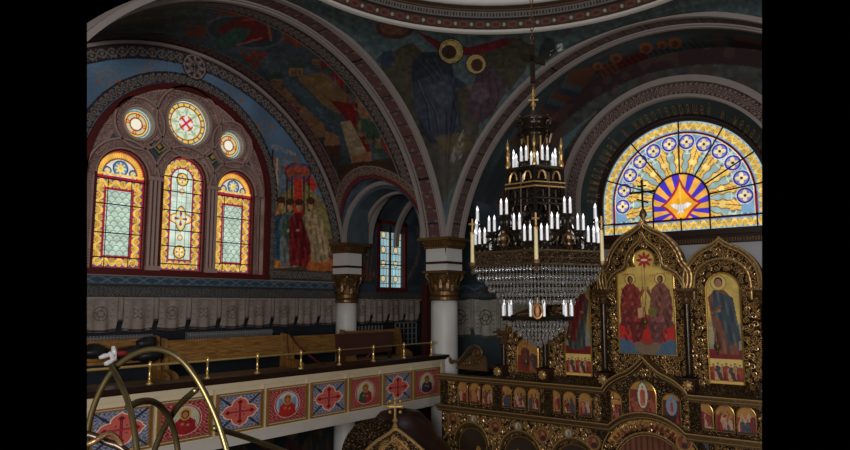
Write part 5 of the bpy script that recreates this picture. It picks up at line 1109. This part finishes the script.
        c.f(y < .5, (120, 50, 40)); figure(c, x*.45, y, -.12, .02, .86, (120, 34, 36), (90, 40, 44), wide=1.2); figure(c, x*.45, y, .2, .02, .66, (150, 80, 50), (70, 60, 60), wide=1.2)
    else:
        rs = random.Random(seed); cols = [(140, 44, 38), (110, 34, 36), (176, 110, 70), (60, 70, 84), (190, 150, 120), (90, 60, 44)]
        c.f(y < .6+.1*rs.random(), cols[rs.randrange(3)]); c.f(poly(x, y, [(-.9, .3), (-.5, .75), (-.1, .55), (.3, .8), (.9, .35), (.9, 0), (-.9, 0)]), pal or cols[rs.randrange(6)])
        for k in range(4): figure(c, x*.45, y, rs.uniform(-.33, .33), rs.uniform(0, .12), rs.uniform(.5, .75), cols[rs.randrange(6)], cols[rs.randrange(6)], wide=1.3)
        c.f(y < .07, (60, 40, 36))
    psurf('painting', P, c.c, M['paint'], t, hole=hole)
    mb = MB(); q = [pi*i/20 for i in range(21)]
    if trefoil:
        o_ = [(u0+r, v0), (u0+r, v1-.10)]+[(u0+r-.16+.16*cos(a), v1-.10+.16*sin(a)) for a in np.linspace(0, pi/2, 8)]+[(u0+.17*cos(a), v1+.16+.17*sin(a)) for a in np.linspace(-.6, pi+.6, 22)]+[(u0-r+.16-.16*sin(a), v1-.10+.16*cos(a)) for a in np.linspace(0, pi/2, 8)]+[(u0-r, v1-.1), (u0-r, v0)]
    else: o_ = [(u0+r, v0)]+[(u0+r*cos(a), vs+r*sin(a)) for a in q]+[(u0-r, v0)]
    mb.tube([FI(u, v, wd+.012) for u, v in o_], fr, 6, closed=True); mb.build('frame', M['goldframe2'], t)
M['goldframe2'] = mat('bright_gilt_frame', (206, 164, 88), .3, .8, var=.1)
icon('icon', UC, .90, -.80, .52, 'trinity', 'large central icon of two seated figures on gold under a red star', wd=.03, fr=.014, trefoil=True)
icon('icon', US[0], .47, -1.17, .44, 'john', 'tall arched icon of a standing bearded saint in blue cloak, right of the centre', wd=.03, fr=.014)
icon('icon', US[1], .47, -1.20, .44, 'mary', 'tall arched icon of a dark robed standing woman, right behind the chandelier', wd=.03, fr=.014)
icon('icon', 5.86, .42, -1.2, -.62, 'pair', 'small arched icon of two figures below the tip of the crystal chandelier', wd=.03, fr=.014)
GN = {0: 'leftmost frieze group', 1: 'second frieze group', 2: 'frieze group just left of the crucifixion', 3: 'frieze group right of the centre'}
P3 = [[(466.5, 0), (478.5, 0), (491, 0)], [(509.5, 1), (523, 1), (537, 1)], [(557.5, 2), (572.5, 2), (588, 2)], [(705.5, 3), (726, 3), (747, 3)]]
PN = ('left', 'middle', 'right')
for gi, row in enumerate(P3):
    for j, (px, g) in enumerate(row):
        u = E2(px, 395)[0]
        icon('icon', u, .215 if gi < 3 else .25, -1.84, -1.46, 'scene', 'small arched scene icon, %s of three in the %s' % (PN[j], GN[g]), 'small arched icons in the frieze', wd=.11, fr=.009, seed=gi*7+j*3+1)
icon('icon', E2(616, 395)[0], .27, -1.84, -1.40, 'crucifix', 'small arched crucifixion icon, left of the three under the centre gable', wd=.11, fr=.010)
icon('icon', E2(645, 390)[0], .42, -1.76, -1.20, 'vesica', 'arched icon with a pale oval glory, below the large central icon', wd=.11, fr=.010)
icon('icon', E2(673.5, 395)[0], .27, -1.84, -1.36, 'ascent', 'small arched icon of a figure in a blue oval, right of the oval glory icon', wd=.11, fr=.010)
for uc, zc, w, nm in ((7.0, -2.58, .6, 'leftmost of three'), (5.98, -2.65, .68, 'middle of three'), (4.98, -2.65, .68, 'rightmost of three')):
    icon('icon', uc, w, -3.6, zc+w/2, 'scene', 'dark arched icon low on the gold screen, %s' % nm, 'lower arched icons', wd=.085, fr=.012, seed=int(uc*10), pal=(70, 40, 34), bg=(54, 42, 32))
# strip of gilded figures inside the door arch
def supper():
    a = np.linspace(.5, pi-.5, 130); r = np.linspace(.63, .77, 14); A, R = np.meshgrid(a, r, indexing='ij'); P = np.stack(FI(UC+R*np.cos(A), -2.55+R*np.sin(A), .105+0*A), -1); c = Cv(A.shape, (176, 128, 60))
    c.f(R < .675, (140, 44, 36)); c.f((R < .72) & (np.abs(np.sin(A*26)) > .6), (74, 40, 32)); c.f((np.abs(R-.725) < .012) & (np.abs(np.sin(A*26)) > .7), (120, 80, 50)); t = empty('icon', (XI-.1, UC, -2.3), 'curved strip icon with a row of figures over the curtained door', 'icon'); psurf('painting', P, c.c, M['paint'], t)
supper()
# hanging oil lamps before the upper icons
for u, z, lab in ((UC-.02, -.28, 'small gilt oil lamp hanging before the large central icon'), (US[0]+.08, -.62, 'small gilt oil lamp hanging before the blue cloaked saint icon'), (US[1]+.1, -.55, 'small gilt oil lamp before the icon of the woman'), (5.83, -1.0, 'small gilt oil lamp before the two figure icon')):
    q = FI(u, z, .16); t = empty('oil_lamp', (q[0], q[1], z-.12), lab, 'oil lamp', 'oil lamps on the icon screen')
    mb = MB(); mb.lathe([(.005, z-.12), (.02, z-.10), (.012, z-.08), (.045, z-.03), (.05, z+.01), (.03, z+.03), (.036, z+.05)], (q[0], q[1]), 12); mb.build('bowl', M['oldgold'], t, True)
    mb = MB()
    for k in range(3): mb.tube([(q[0]+.035*cos(k*2.1), q[1]+.035*sin(k*2.1), z+.04), (q[0]+.0, q[1], z+.22)], .0035, 4)
    mb.tube([(q[0], q[1], z+.2), tuple(FI(u, z+.42, .02))], .004, 4); mb.build('chain', M['oldgold'], t)

# ================================================================== CHANDELIER
HX, HY = 6.965, 3.78
CH = empty('chandelier', (HX, HY, -.52), 'huge three tiered crystal chandelier with white candles hanging in the centre', 'chandelier')
TH0 = atan2(-HY, -HX)
def hexp(R, t, z=0):
    """point on a hexagon of circumradius R at parameter t in 0..6"""
    k = int(t) % 6; f = t-int(t); a, b = TH0+k*pi/3, TH0+(k+1)*pi/3
    return (HX+R*((1-f)*cos(a)+f*cos(b)), HY+R*((1-f)*sin(a)+f*sin(b)), z)
def hexband(mb, R0, R1, z0, z1):
    pr = [(R0, z0), (R1, z1)]
    for t in range(6): mb.add([hexp(R0, t, z0), hexp(R0, t+1, z0), hexp(R1, t+1, z1), hexp(R1, t, z1)], [(0, 1, 2, 3)])
def hexring(mb, R, z, r, n=5): mb.tube([hexp(R, t, z) for t in range(6)], r, n, closed=True)
RM = .80
# candle with bulb, copied
def candle_mesh(nm, h, r):
    mb = MB(); mb.lathe([(r, 0), (r*.95, h), (r*.6, h+.004)], (0, 0), 8); me = mb.build(nm, M['candle']); d = me.data; bpy.data.objects.remove(me); return d
cm = candle_mesh('candle', .135, .0165)
mb = MB(); mb.lathe([(.006, .134), (.012, .145), (.0135, .158), (.008, .176), (.0008, .196)], (0, 0), 7); o = mb.build('bulb', M['bulb'], None, True); bmesh_d = o.data; bpy.data.objects.remove(o)
mb = MB(); mb.lathe([(.004, -.05), (.012, -.045), (.008, -.02), (.034, -.008), (.038, 0), (.018, .002), (.018, .008)], (0, 0), 8); o = mb.build('drip_pan', M['bronze'], None, True); pan_d = o.data; bpy.data.objects.remove(o)
def put_candle(p):
    c_ = bpy.data.objects.new('candle', cm); COL.objects.link(c_); c_.parent = CH; c_.location = Vector(p)-CH.location
    for nm, d in (('bulb', bmesh_d), ('drip_pan', pan_d)):
        b = bpy.data.objects.new(nm, d); COL.objects.link(b); b.parent = c_
arms = MB()
STEP = ((.085, .66), (.175, .66), (.25, .79), (.34, .79), (.455, .97), (.545, .97), (.66, .79), (.75, .79), (.825, .66), (.915, .66))
for k in range(6):
    for f, z in STEP:
        p = hexp(RM*1.0, k+f, z); put_candle(p)
    for (f, z), (g, z2) in zip(STEP[::2], STEP[1::2]):
        a = hexp(RM, k+f, z-.02); b = hexp(RM, k+g, z-.02); m = hexp(RM, k+(f+g)/2, z-.03); lo = hexp(RM*.97, k+(f+g)/2+(.5-(f+g)/2)*.35, .58)
        arms.tube([a, m, b], .012, 5); arms.tube([m, tuple((np.array(m)+np.array(lo))/2+np.array([0, 0, -.03])), lo], .016, 5); arms.box(tuple(np.array(m)-[.05, .05, .035]), tuple(np.array(m)+[.05, .05, -.005]))
    mid = hexp(RM, k+.5, .8)
    for s in (-1, 1):
        pts = [hexp(RM, k+.5+s*(.02+.46*i/12), .88-.30*(i/12)**.6) for i in range(13)]; arms.tube(pts, .014, 5)
        for j in range(3): arms.tube([hexp(RM, k+.5+s*(.08+.13*j+.03*cos(q)), .64+.03*sin(q)) for q in np.linspace(0, 5, 9)], .009, 4)
arms.build('candle_brackets', M['bronze'], CH)
for k in range(6):
    mb = MB(); c0 = hexp(RM+.02, k+.5, .71); mb.sphere(c0, .04, 8, (1, 1, 1.3)); mb.sphere((c0[0], c0[1], .64), .028, 8); mb.sphere((c0[0], c0[1], .78), .024, 8)
    for s in (-1, 1): mb.tube([hexp(RM+.02, k+.5+s*(.02+.07*sin(q)), .69+.06*cos(q)) for q in np.linspace(0, 3, 7)], .010, 4)
    mb.build('gilt_mask', M['oldgold'], CH)
# the band
mb = MB(); hexband(mb, RM, RM+.01, .42, .56); hexband(mb, RM-.05, RM-.05, .42, .56); mb.build('openwork_band', M['pierced'] if 'pierced' in M else mat_carved('pierced_bronze', (30, 24, 19), (176, 146, 110), 34., .45), CH)
mb = MB(); hexring(mb, RM+.02, .565, .016); hexring(mb, RM+.015, .42, .014); hexring(mb, RM+.015, .49, .006)
mb.build('band_rims', M['oldgold'], CH)
# corner tapers
for k in range(6):
    p = hexp(RM+.03, k); mb = MB(); mb.lathe([(.022, .46), (.02, .78), (.012, .785)], (p[0], p[1]), 10); tp = mb.build('corner_taper', M['candlecream'], CH)
    mb = MB(); mb.lathe([(.01, .32), (.02, .35), (.012, .38), (.04, .42), (.045, .455), (.024, .46)], (p[0], p[1]), 10); mb.build('taper_cup', M['oldgold'], tp)
    mb = MB(); mb.lathe([(.026, .78), (.03, .80), (.012, .82), (.01, .83)], (p[0], p[1]), 8)
    mb.tube([(p[0], p[1], .82), (p[0], p[1], .96)], .011, 4)
    d = np.array([-sin(TH0), cos(TH0), 0])*.04; mb.tube([tuple(np.array([p[0], p[1], .90])-d), tuple(np.array([p[0], p[1], .90])+d)], .011, 4); mb.build('taper_cross', M['gold'], tp)
# crystals
cr = MB(); cr.lathe([(.0008, 0), (.008, -.008), (.004, -.02), (.016, -.032), (.018, -.052), (.0008, -.085)], (0, 0), 6); o = cr.build('crystal_drop', M['crystal']); crd = o.data; bpy.data.objects.remove(o)
rows = []
def rowpts(R, z, sp=.044):
    out = []
    L = R
    n = max(1, int(L/sp))
    for k in range(6):
        for i in range(n): out.append(hexp(R, k+(i+.5)/n, z))
    return out
tiers = [(.80, .415), (.76, .33), (.66, .275), (.62, .20), (.52, .14), (.48, .06)]
low = [(.38, -.19), (.32, -.25), (.25, -.30), (.18, -.35), (.11, -.395), (.04, -.435)]
allp = []; metal = MB()
for R, z in tiers+low:
    allp += [(p, i) for i, p in enumerate(rowpts(R, z))]; hexring(metal, R, z+.004, .006, 4)
for k in range(6):
    for A, B in ((tiers[0], tiers[2]), (tiers[2], tiers[4]), (low[0], low[3]), (low[3], low[5])): metal.tube([hexp(A[0], k, A[1]), hexp(B[0], k, B[1])], .006, 4)
metal.build('crystal_frame', M['bronze'], CH)
dist = lambda p: np.linalg.norm(np.array(p))
allp.sort(key=lambda q: dist(q[0]))
front = [q for q in allp if q[0][2] > .3][:100]; fs_ = set(id(q) for q in front)
for q in front:
    b = bpy.data.objects.new('crystal_drop', crd); COL.objects.link(b); b.parent = CH; b.location = Vector(q[0])-CH.location
mb = MB()
for q in allp:
    if id(q) in fs_: continue
    x, y, z = q[0]; mb.lathe([(.0008, z), (.008, z-.008), (.004, z-.02), (.016, z-.032), (.018, z-.052), (.0008, z-.085)], (x, y), 5)
for k in range(6):      # bobs under the candle pans
    for f, z in STEP:
        x, y, _ = hexp(RM, k+f); mb.lathe([(.0008, z-.05), (.012, z-.07), (.0008, z-.12)], (x, y), 5)
tag(mb.build('crystal_drops', M['crystal'], CH), kind='stuff')
# central stem, lower ring with candles, oval icon
mb = MB(); mb.lathe([(.02, -.52), (.035, -.49), (.02, -.46), (.03, -.2), (.05, -.16), (.03, -.1), (.025, .1), (.05, .2), (.03, .4), (.06, .5), (.03, .62), (.05, .8), (.03, 1.2), (.06, 1.5), (.03, 1.7)], (HX, HY), 12); mb.build('central_stem', M['bronze'], CH, True)
mb = MB(); hexring(mb, .42, -.185, .016); hexring(mb, .42, -.16, .010)
for k in range(6): mb.tube([hexp(.03, k, -.04), hexp(.25, k, -.12), hexp(.42, k, -.17)], .012, 5)
mb.build('lower_ring', M['bronze'], CH)
for k in range(6):
    for d in (-.19, .19): p = hexp(.45, (k+d) % 6, -.155); put_candle(p)
vx = hexp(.50, 0); dd = np.array([cos(TH0), sin(TH0), 0]); sd = np.array([-sin(TH0), cos(TH0), 0]); mb = MB()
mb.tube([tuple(np.array([vx[0], vx[1], -.09])+sd*.052*cos(q)+np.array([0, 0, .075*sin(q)])) for q in np.linspace(0, 2*pi, 17)[:-1]], .013, 6, closed=True); mb.tube([tuple(np.array([vx[0], vx[1], -.03])), tuple(np.array([vx[0], vx[1], .06]))], .008, 4)
om = mb.build('oval_medallion', M['gold'], CH); mb = MB(); mb.sphere((vx[0], vx[1], -.09), .05, 10, (.5, .5, 1.3)); mb.build('medallion_face', mat('rosy_enamel', (200, 130, 100), .4), om, True)
# lantern body
mb = MB()
for k in range(6):
    for R, z0, R1, z1 in ((.40, .62, .37, 1.15), (.37, 1.15, .36, 1.56)): mb.tube([hexp(R, k, z0), hexp(R1, k, z1)], .026, 6)
    for s in (.28, .72):
        cx = lambda q, s=s: hexp(.375, k+s+.16*cos(q), .98+.10*sin(q))
        for lob in range(4):
            a0 = lob*pi/2; mb.tube([hexp(.375, k+s+(.075*cos(a0)+.085*cos(q)), 1.0+(.05*sin(a0)+.05*sin(q))*1.3) for q in np.linspace(a0-1.7, a0+1.7, 8)], .010, 4)
        mb.tube([hexp(.375, k+s, .66), hexp(.375, k+s, .88)], .012, 4); mb.tube([hexp(.375, k+s, 1.12), hexp(.37, k+s, 1.3)], .012, 4)
    mb.tube([hexp(.38, k+.5, .64), hexp(.37, k+.5, 1.5)], .014, 5)
    for s in (.25, .75):
        mb.tube([hexp(.36, k+s+.2*cos(q), 1.40+.13*sin(q)) for q in np.linspace(0, pi, 9)], .014, 4)
for R, z, r in ((.41, .63, .028), (.385, .9, .012), (.375, 1.14, .02), (.38, 1.2, .02), (.375, 1.36, .014), (.375, 1.56, .026)): hexring(mb, R, z, r)
mb.build('lantern_cage', M['bronze'], CH)
mb = MB()
hexring(mb, .395, 1.335, .012); hexring(mb, .395, 1.385, .010)
for k in range(6):
    for s in (.25, .75): mb.tube([hexp(.38, k+s+.12*cos(q), 1.42+.10*sin(q)) for q in np.linspace(0, pi, 9)], .010, 4)
mb.build('gilt_rails', M['gold'], CH)
mb = MB()
for k in range(6): mb.add([hexp(.34, k, .66), hexp(.34, k+1, .66), hexp(.32, k+1, .95), hexp(.32, k, .95)], [(0, 1, 2, 3)]); mb.add([hexp(.33, k, 1.15), hexp(.33, k+1, 1.15), hexp(.32, k+1, 1.55), hexp(.32, k, 1.55)], [(0, 1, 2, 3)])
mb.build('lantern_panels', mat_carved('lantern_openwork', (12, 10, 9), (70, 50, 34), 22., .5), CH)
for k in range(6):
    for f, z in ((.14, 1.60), (.38, 1.68), (.62, 1.68), (.86, 1.60)): p = hexp(.285, k+f, z-.03); put_candle(p)
# upper body and crown
mb = MB(); mb.lathe([(.30, 1.56), (.16, 1.62), (.12, 1.75), (.11, 1.9), (.15, 2.0), (.17, 2.04), (.08, 2.06)], (HX, HY), 18)
mb.lathe([(.15, 2.06), (.175, 2.08), (.15, 2.1), (.16, 2.18), (.19, 2.2), (.17, 2.22), (.06, 2.23), (.05, 2.3), (.02, 2.33)], (HX, HY), 18); mb.build('crown_body', M['bronze'], CH, True)
for k in range(6):
    mb = MB(); a = TH0+k*pi/3; e = np.array([cos(a), sin(a)])
    mb.tube([(HX+e[0]*r, HY+e[1]*r, z) for r, z in ((.15, 1.85), (.21, 1.9), (.235, 2.0), (.2, 2.08), (.17, 2.04))], .016, 5)
    mb.tube([(HX+e[0]*r, HY+e[1]*r, z) for r, z in ((.16, 2.1), (.22, 2.12), (.235, 2.18), (.18, 2.22))], .012, 5); mb.sphere((HX+e[0]*.19, HY+e[1]*.19, 2.24), .018, 6)
    mb.build('crown_bracket', M['bronze'], CH)
mb = MB()
for k in range(6):
    p = hexp(.36, k); mb.lathe([(.02, 1.56), (.03, 1.6), (.015, 1.66), (.022, 1.72), (.008, 1.8), (.02, 1.84), (.004, 1.93)], (p[0], p[1]), 8)
    a = TH0+k*pi/3+pi/6; mb.tube([(HX+.15*cos(a), HY+.15*sin(a), 1.7), (HX+.15*cos(a), HY+.15*sin(a), 1.98)], .011, 4)
mb.tube([(HX, HY, 2.3), (HX, HY, 2.62)], .014, 5); mb.sphere((HX, HY, 2.4), .035, 8); mb.sphere((HX, HY, 2.52), .03, 8)
for dz in (2.46,): mb.tube([tuple(np.array([HX, HY, dz])-sd*.06), tuple(np.array([HX, HY, dz])+sd*.06)], .013, 4)
mb.build('gilt_finials', M['gold'], CH)
# chain links and cross on the chain
z = 2.62; lk = 0
lm = []
for par in (0, 1):
    mb = MB(); e = np.array([cos(par*pi/2+.4), sin(par*pi/2+.4), 0])
    mb.tube([tuple(e*.018*cos(q)+np.array([0, 0, .036*sin(q)])) for q in np.linspace(0, 2*pi, 11)[:-1]], .0062, 5, closed=True); o = mb.build('chain_link', M['chaing'] if 'chaing' in M else M['oldgold']); lm.append(o.data); bpy.data.objects.remove(o)
while z < 5.6:
    o = bpy.data.objects.new('chain_link', lm[lk % 2]); COL.objects.link(o); o.parent = CH; o.location = Vector((HX, HY, z))-CH.location; z += .058; lk += 1
mb = MB(); mb.box((-.018, -.03, 2.66), (.018, .03, 3.14), lambda a, b, c: (HX+dd[0]*(.05+a)+sd[0]*b, HY+dd[1]*(.05+a)+sd[1]*b, c)); dg = lambda a, b, c: (HX+dd[0]*(.05+a)+sd[0]*b-.0*c, HY+dd[1]*(.05+a)+sd[1]*b, c-b*.35)
mb.box((-.018, -.15, 2.92), (.018, .15, 3.0), dg); mb.build('chain_cross', M['bronze'], CH)

# ================================================================== CANOPY IN THE NAVE AND FOREGROUND HOOPS
def canopy():
    q0 = ray(395, 428); q0 = q0*(9.2/np.linalg.norm(q0[:2])); bx, by, bz = q0; ang = atan2(by, bx)
    e = np.array([cos(ang), sin(ang)]); s = np.array([-sin(ang), cos(ang)])          # e away from camera, s to the left
    t = empty('canopy', (bx, by, FL), 'carved gold canopy with a dark hipped roof and a small cross at its peak', 'canopy')
    fr = lambda u, v, w: (bx+s[0]*u-e[0]*w, by+s[1]*u-e[1]*w, v)
    gb = smooth_pts([(-.75, bz-.62), (-.52, bz-.42), (-.3, bz-.22), (-.1, bz-.06), (0, bz), (.1, bz-.08), (.28, bz-.18), (.45, bz-.36), (.75, bz-.6)], 1)
    mb = MB(); mb.prism([(-.75, bz-1.1)]+gb+[(.75, bz-1.1)], fr, -.08, 0); mb.build('front_gable', M['carved'], t)
    mb = MB(); mb.tube([fr(u, v, .02) for u, v in gb], .022, 6); mb.tube([fr(u*.8, v-.12, .02) for u, v in gb], .014, 6); mb.build('gable_moulding', M['gold2'], t)
    mb = MB(); rs = random.Random(4)
    for k in range(90):
        u = rs.uniform(-.6, .6); v = bz-.12-rs.random()*.7
        if v < bz-.1-abs(u)*.8: mb.scroll(fr, u, v, .05, rs.uniform(0, 6), rs.choice((-1, 1)), .01, .012)
    mb.build('gable_scrollwork', M['gold2'], t)
    # side gable, seen edge on, to the right and the dark roof
    mb = MB(); f2 = lambda u, v, w: (bx+s[0]*(-.48-w)+e[0]*(.75+u)*.9, by+s[1]*(-.48-w)+e[1]*(.75+u)*.9, v)
    prof = [(.98, bz-.9), (.86, bz-.55), (.70, bz-.36), (.58, bz-.3), (.5, bz-.12), (.32, bz+.06), (.02, bz+.13)]
    mb = MB(); mb.lathe([(r*.95, z) for r, z in prof], (bx+e[0]*.95-s[0]*.08, by+e[1]*.95-s[1]*.08), 28); mb.build('roof', M['ledge'], t, True)
    mb = MB(); c0 = np.array([bx+e[0]*.3, by+e[1]*.3])
    bk = [(.42*cos(a)+.30, bz-.42+.5*sin(a)) for a in np.linspace(.0, pi, 20)]; mb.prism([(.72, bz-.9)]+bk+[(-.12, bz-.9)], fr, -.30, -.2); mb.tube([fr(u, v, -.18) for u, v in bk], .02, 6)
    for k in range(40): mb.scroll(fr, rs.uniform(0, .6), bz-.15-rs.random()*.5, .05, k, 1, -.2, .012); mb.build('side_gable', M['carved'], t)
    for dz in ((.75, 0), (-.75, 0), (.75, 1.8), (-.75, 1.8)):
        px = (bx+s[0]*dz[0]+e[0]*(dz[1]+.1), by+s[1]*dz[0]+e[1]*(dz[1]+.1)); mb = MB(); mb.lathe([(.1, FL), (.1, FL+.2), (.06, FL+.3), (.06, bz-1.2), (.09, bz-1.1)], px, 14); mb.build('post', M['oldgold'], t, True)
    mb = MB(); fb = lambda u, v, w: fr(u, v, w); mb.box((-.8, bz-1.15, -2.0), (.8, bz-.95, 0), fb); mb.build('architrave', M['carved'], t)
    mb = MB(); mb.lathe([(.02, bz-.02), (.04, bz+.02), (.015, bz+.06), (.04, bz+.10), (.012, bz+.14)], (bx, by), 10); mb.tube([fr(0, bz+.1, 0), fr(0, bz+.38, 0)], .018, 5); mb.tube([fr(-.1, bz+.28, 0), fr(.1, bz+.28, 0)], .018, 5)
    for u, v in ((-.1, .28), (.1, .28), (0, .38), (-.07, .21), (.07, .21), (-.07, .35), (.07, .35)): mb.sphere(fr(u, bz+v, 0), .026, 6)
    mb.build('cross', M['gold'], t)
canopy()
def hoops():
    t = empty('brass_hoop_frame', (1.25, 1.6, -1.9), 'frame of large curved tarnished brass hoops close to the camera at lower left', 'hoop frame')
    def P(x, y, d): r = ray(x, y); return tuple(r*d)
    def curve(pts, rad, m, name='hoop'):
        q = smooth_pts2(pts, 3); mb = MB(); mb.tube([P(*p) for p in q], rad, 10); mb.build(name, M[m], t, True)
    curve([(84, 470, 1.9), (88, 425, 1.9), (97, 396, 1.9), (113, 368, 1.9), (138, 351, 1.88), (160, 348, 1.86), (180, 357, 1.84), (197, 378, 1.82), (211, 405, 1.8), (221, 430, 1.78), (232, 470, 1.76)], .0085, 'oldbrass')
    curve([(111, 366, 1.89), (120, 382, 1.7), (128, 400, 1.62), (134, 425, 1.56), (139, 470, 1.5)], .0075, 'oldbrass')
    curve([(128, 407, 1.62), (142, 400, 1.72), (157, 402, 1.84), (169, 416, 1.95), (176, 436, 2.0), (180, 470, 2.0)], .009, 'oldbrass')
    curve([(196, 390, 1.82), (180, 403, 1.95), (166, 424, 2.0), (155, 447, 2.02), (148, 475, 2.02)], .009, 'oldbrass')
    curve([(214, 428, 1.79), (236, 434, 2.0), (262, 443, 2.15), (300, 457, 2.3)], .0085, 'oldbrass')
    curve([(84, 434, 1.7), (95, 436, 1.7), (108, 443, 1.7), (120, 446, 1.7), (130, 456, 1.7)], .010, 'bronze', 'ornament_arm'); curve([(84, 446, 1.65), (96, 441, 1.65), (108, 432, 1.68), (118, 438, 1.7), (124, 452, 1.7)], .007, 'oldgold', 'ornament_arm')
    mb = MB(); b = np.array(P(150, 475, 1.8)); mb.tube([P(84, 470, 1.9), P(150, 490, 1.85), P(232, 470, 1.76), P(300, 457, 2.3)], .01, 8); mb.tube([tuple(b), (b[0], b[1], -1.9)], .02, 10); mb.lathe([(.2, -1.9), (.2, -1.87), (.05, -1.85), (.02, -1.8)], (b[0], b[1]), 20); mb.build('stand', M['oldbrass'], t)
def smooth_pts2(pts, k):
    for _ in range(k):
        o = [pts[0]]
        for a, b in zip(pts[:-1], pts[1:]): a = np.array(a); b = np.array(b); o += [tuple(a*.75+b*.25), tuple(a*.25+b*.75)]
        o.append(pts[-1]); pts = o
    return pts
hoops()

# ================================================================== TO METRES, AND CUT THE BUILDING AT THE EDGES OF WHAT THE PHOTO SHOWS
def finish():
    seen = set()
    Mx = Matrix.Scale(S, 4)
    for o in list(COL.objects):
        if o.type == 'LIGHT': continue
        o.location = o.location*S
        if o.type == 'MESH' and o.data.name not in seen: seen.add(o.data.name); o.data.transform(Mx)
    bpy.context.view_layer.update()
    def plane(px, sgn):
        n = np.cross(ray(px, 0), ray(px, 450)); n /= np.linalg.norm(n)
        c = ray(425, 225); return n if (n@c) > 0 else -n
    planes = [plane(87, 1), plane(762, -1)]
    for o in list(COL.objects):
        if o.type != 'MESH': continue
        mw = np.array(o.matrix_world); co = np.empty(len(o.data.vertices)*3, np.float32); o.data.vertices.foreach_get('co', co); co = co.reshape(-1, 3)@mw[:3, :3].T+mw[:3, 3]
        for n in planes:
            d = co@n
            if d.min() >= 0: continue
            if d.max() <= 0: bpy.data.objects.remove(o); break
            if o.data.users > 1: o.data = o.data.copy()
            bm = bmesh.new(); bm.from_mesh(o.data); L = o.matrix_world.inverted(); p0 = L@Vector((0, 0, 0)); nn = (o.matrix_world.to_3x3().transposed()@Vector(n)).normalized()
            bmesh.ops.bisect_plane(bm, geom=bm.verts[:]+bm.edges[:]+bm.faces[:], dist=1e-5, plane_co=p0, plane_no=nn, clear_inner=True, clear_outer=False)
            bm.to_mesh(o.data); bm.free()
            co = np.empty(len(o.data.vertices)*3, np.float32); o.data.vertices.foreach_get('co', co); co = co.reshape(-1, 3)@mw[:3, :3].T+mw[:3, 3]
            if len(co) == 0: bpy.data.objects.remove(o); break
finish()
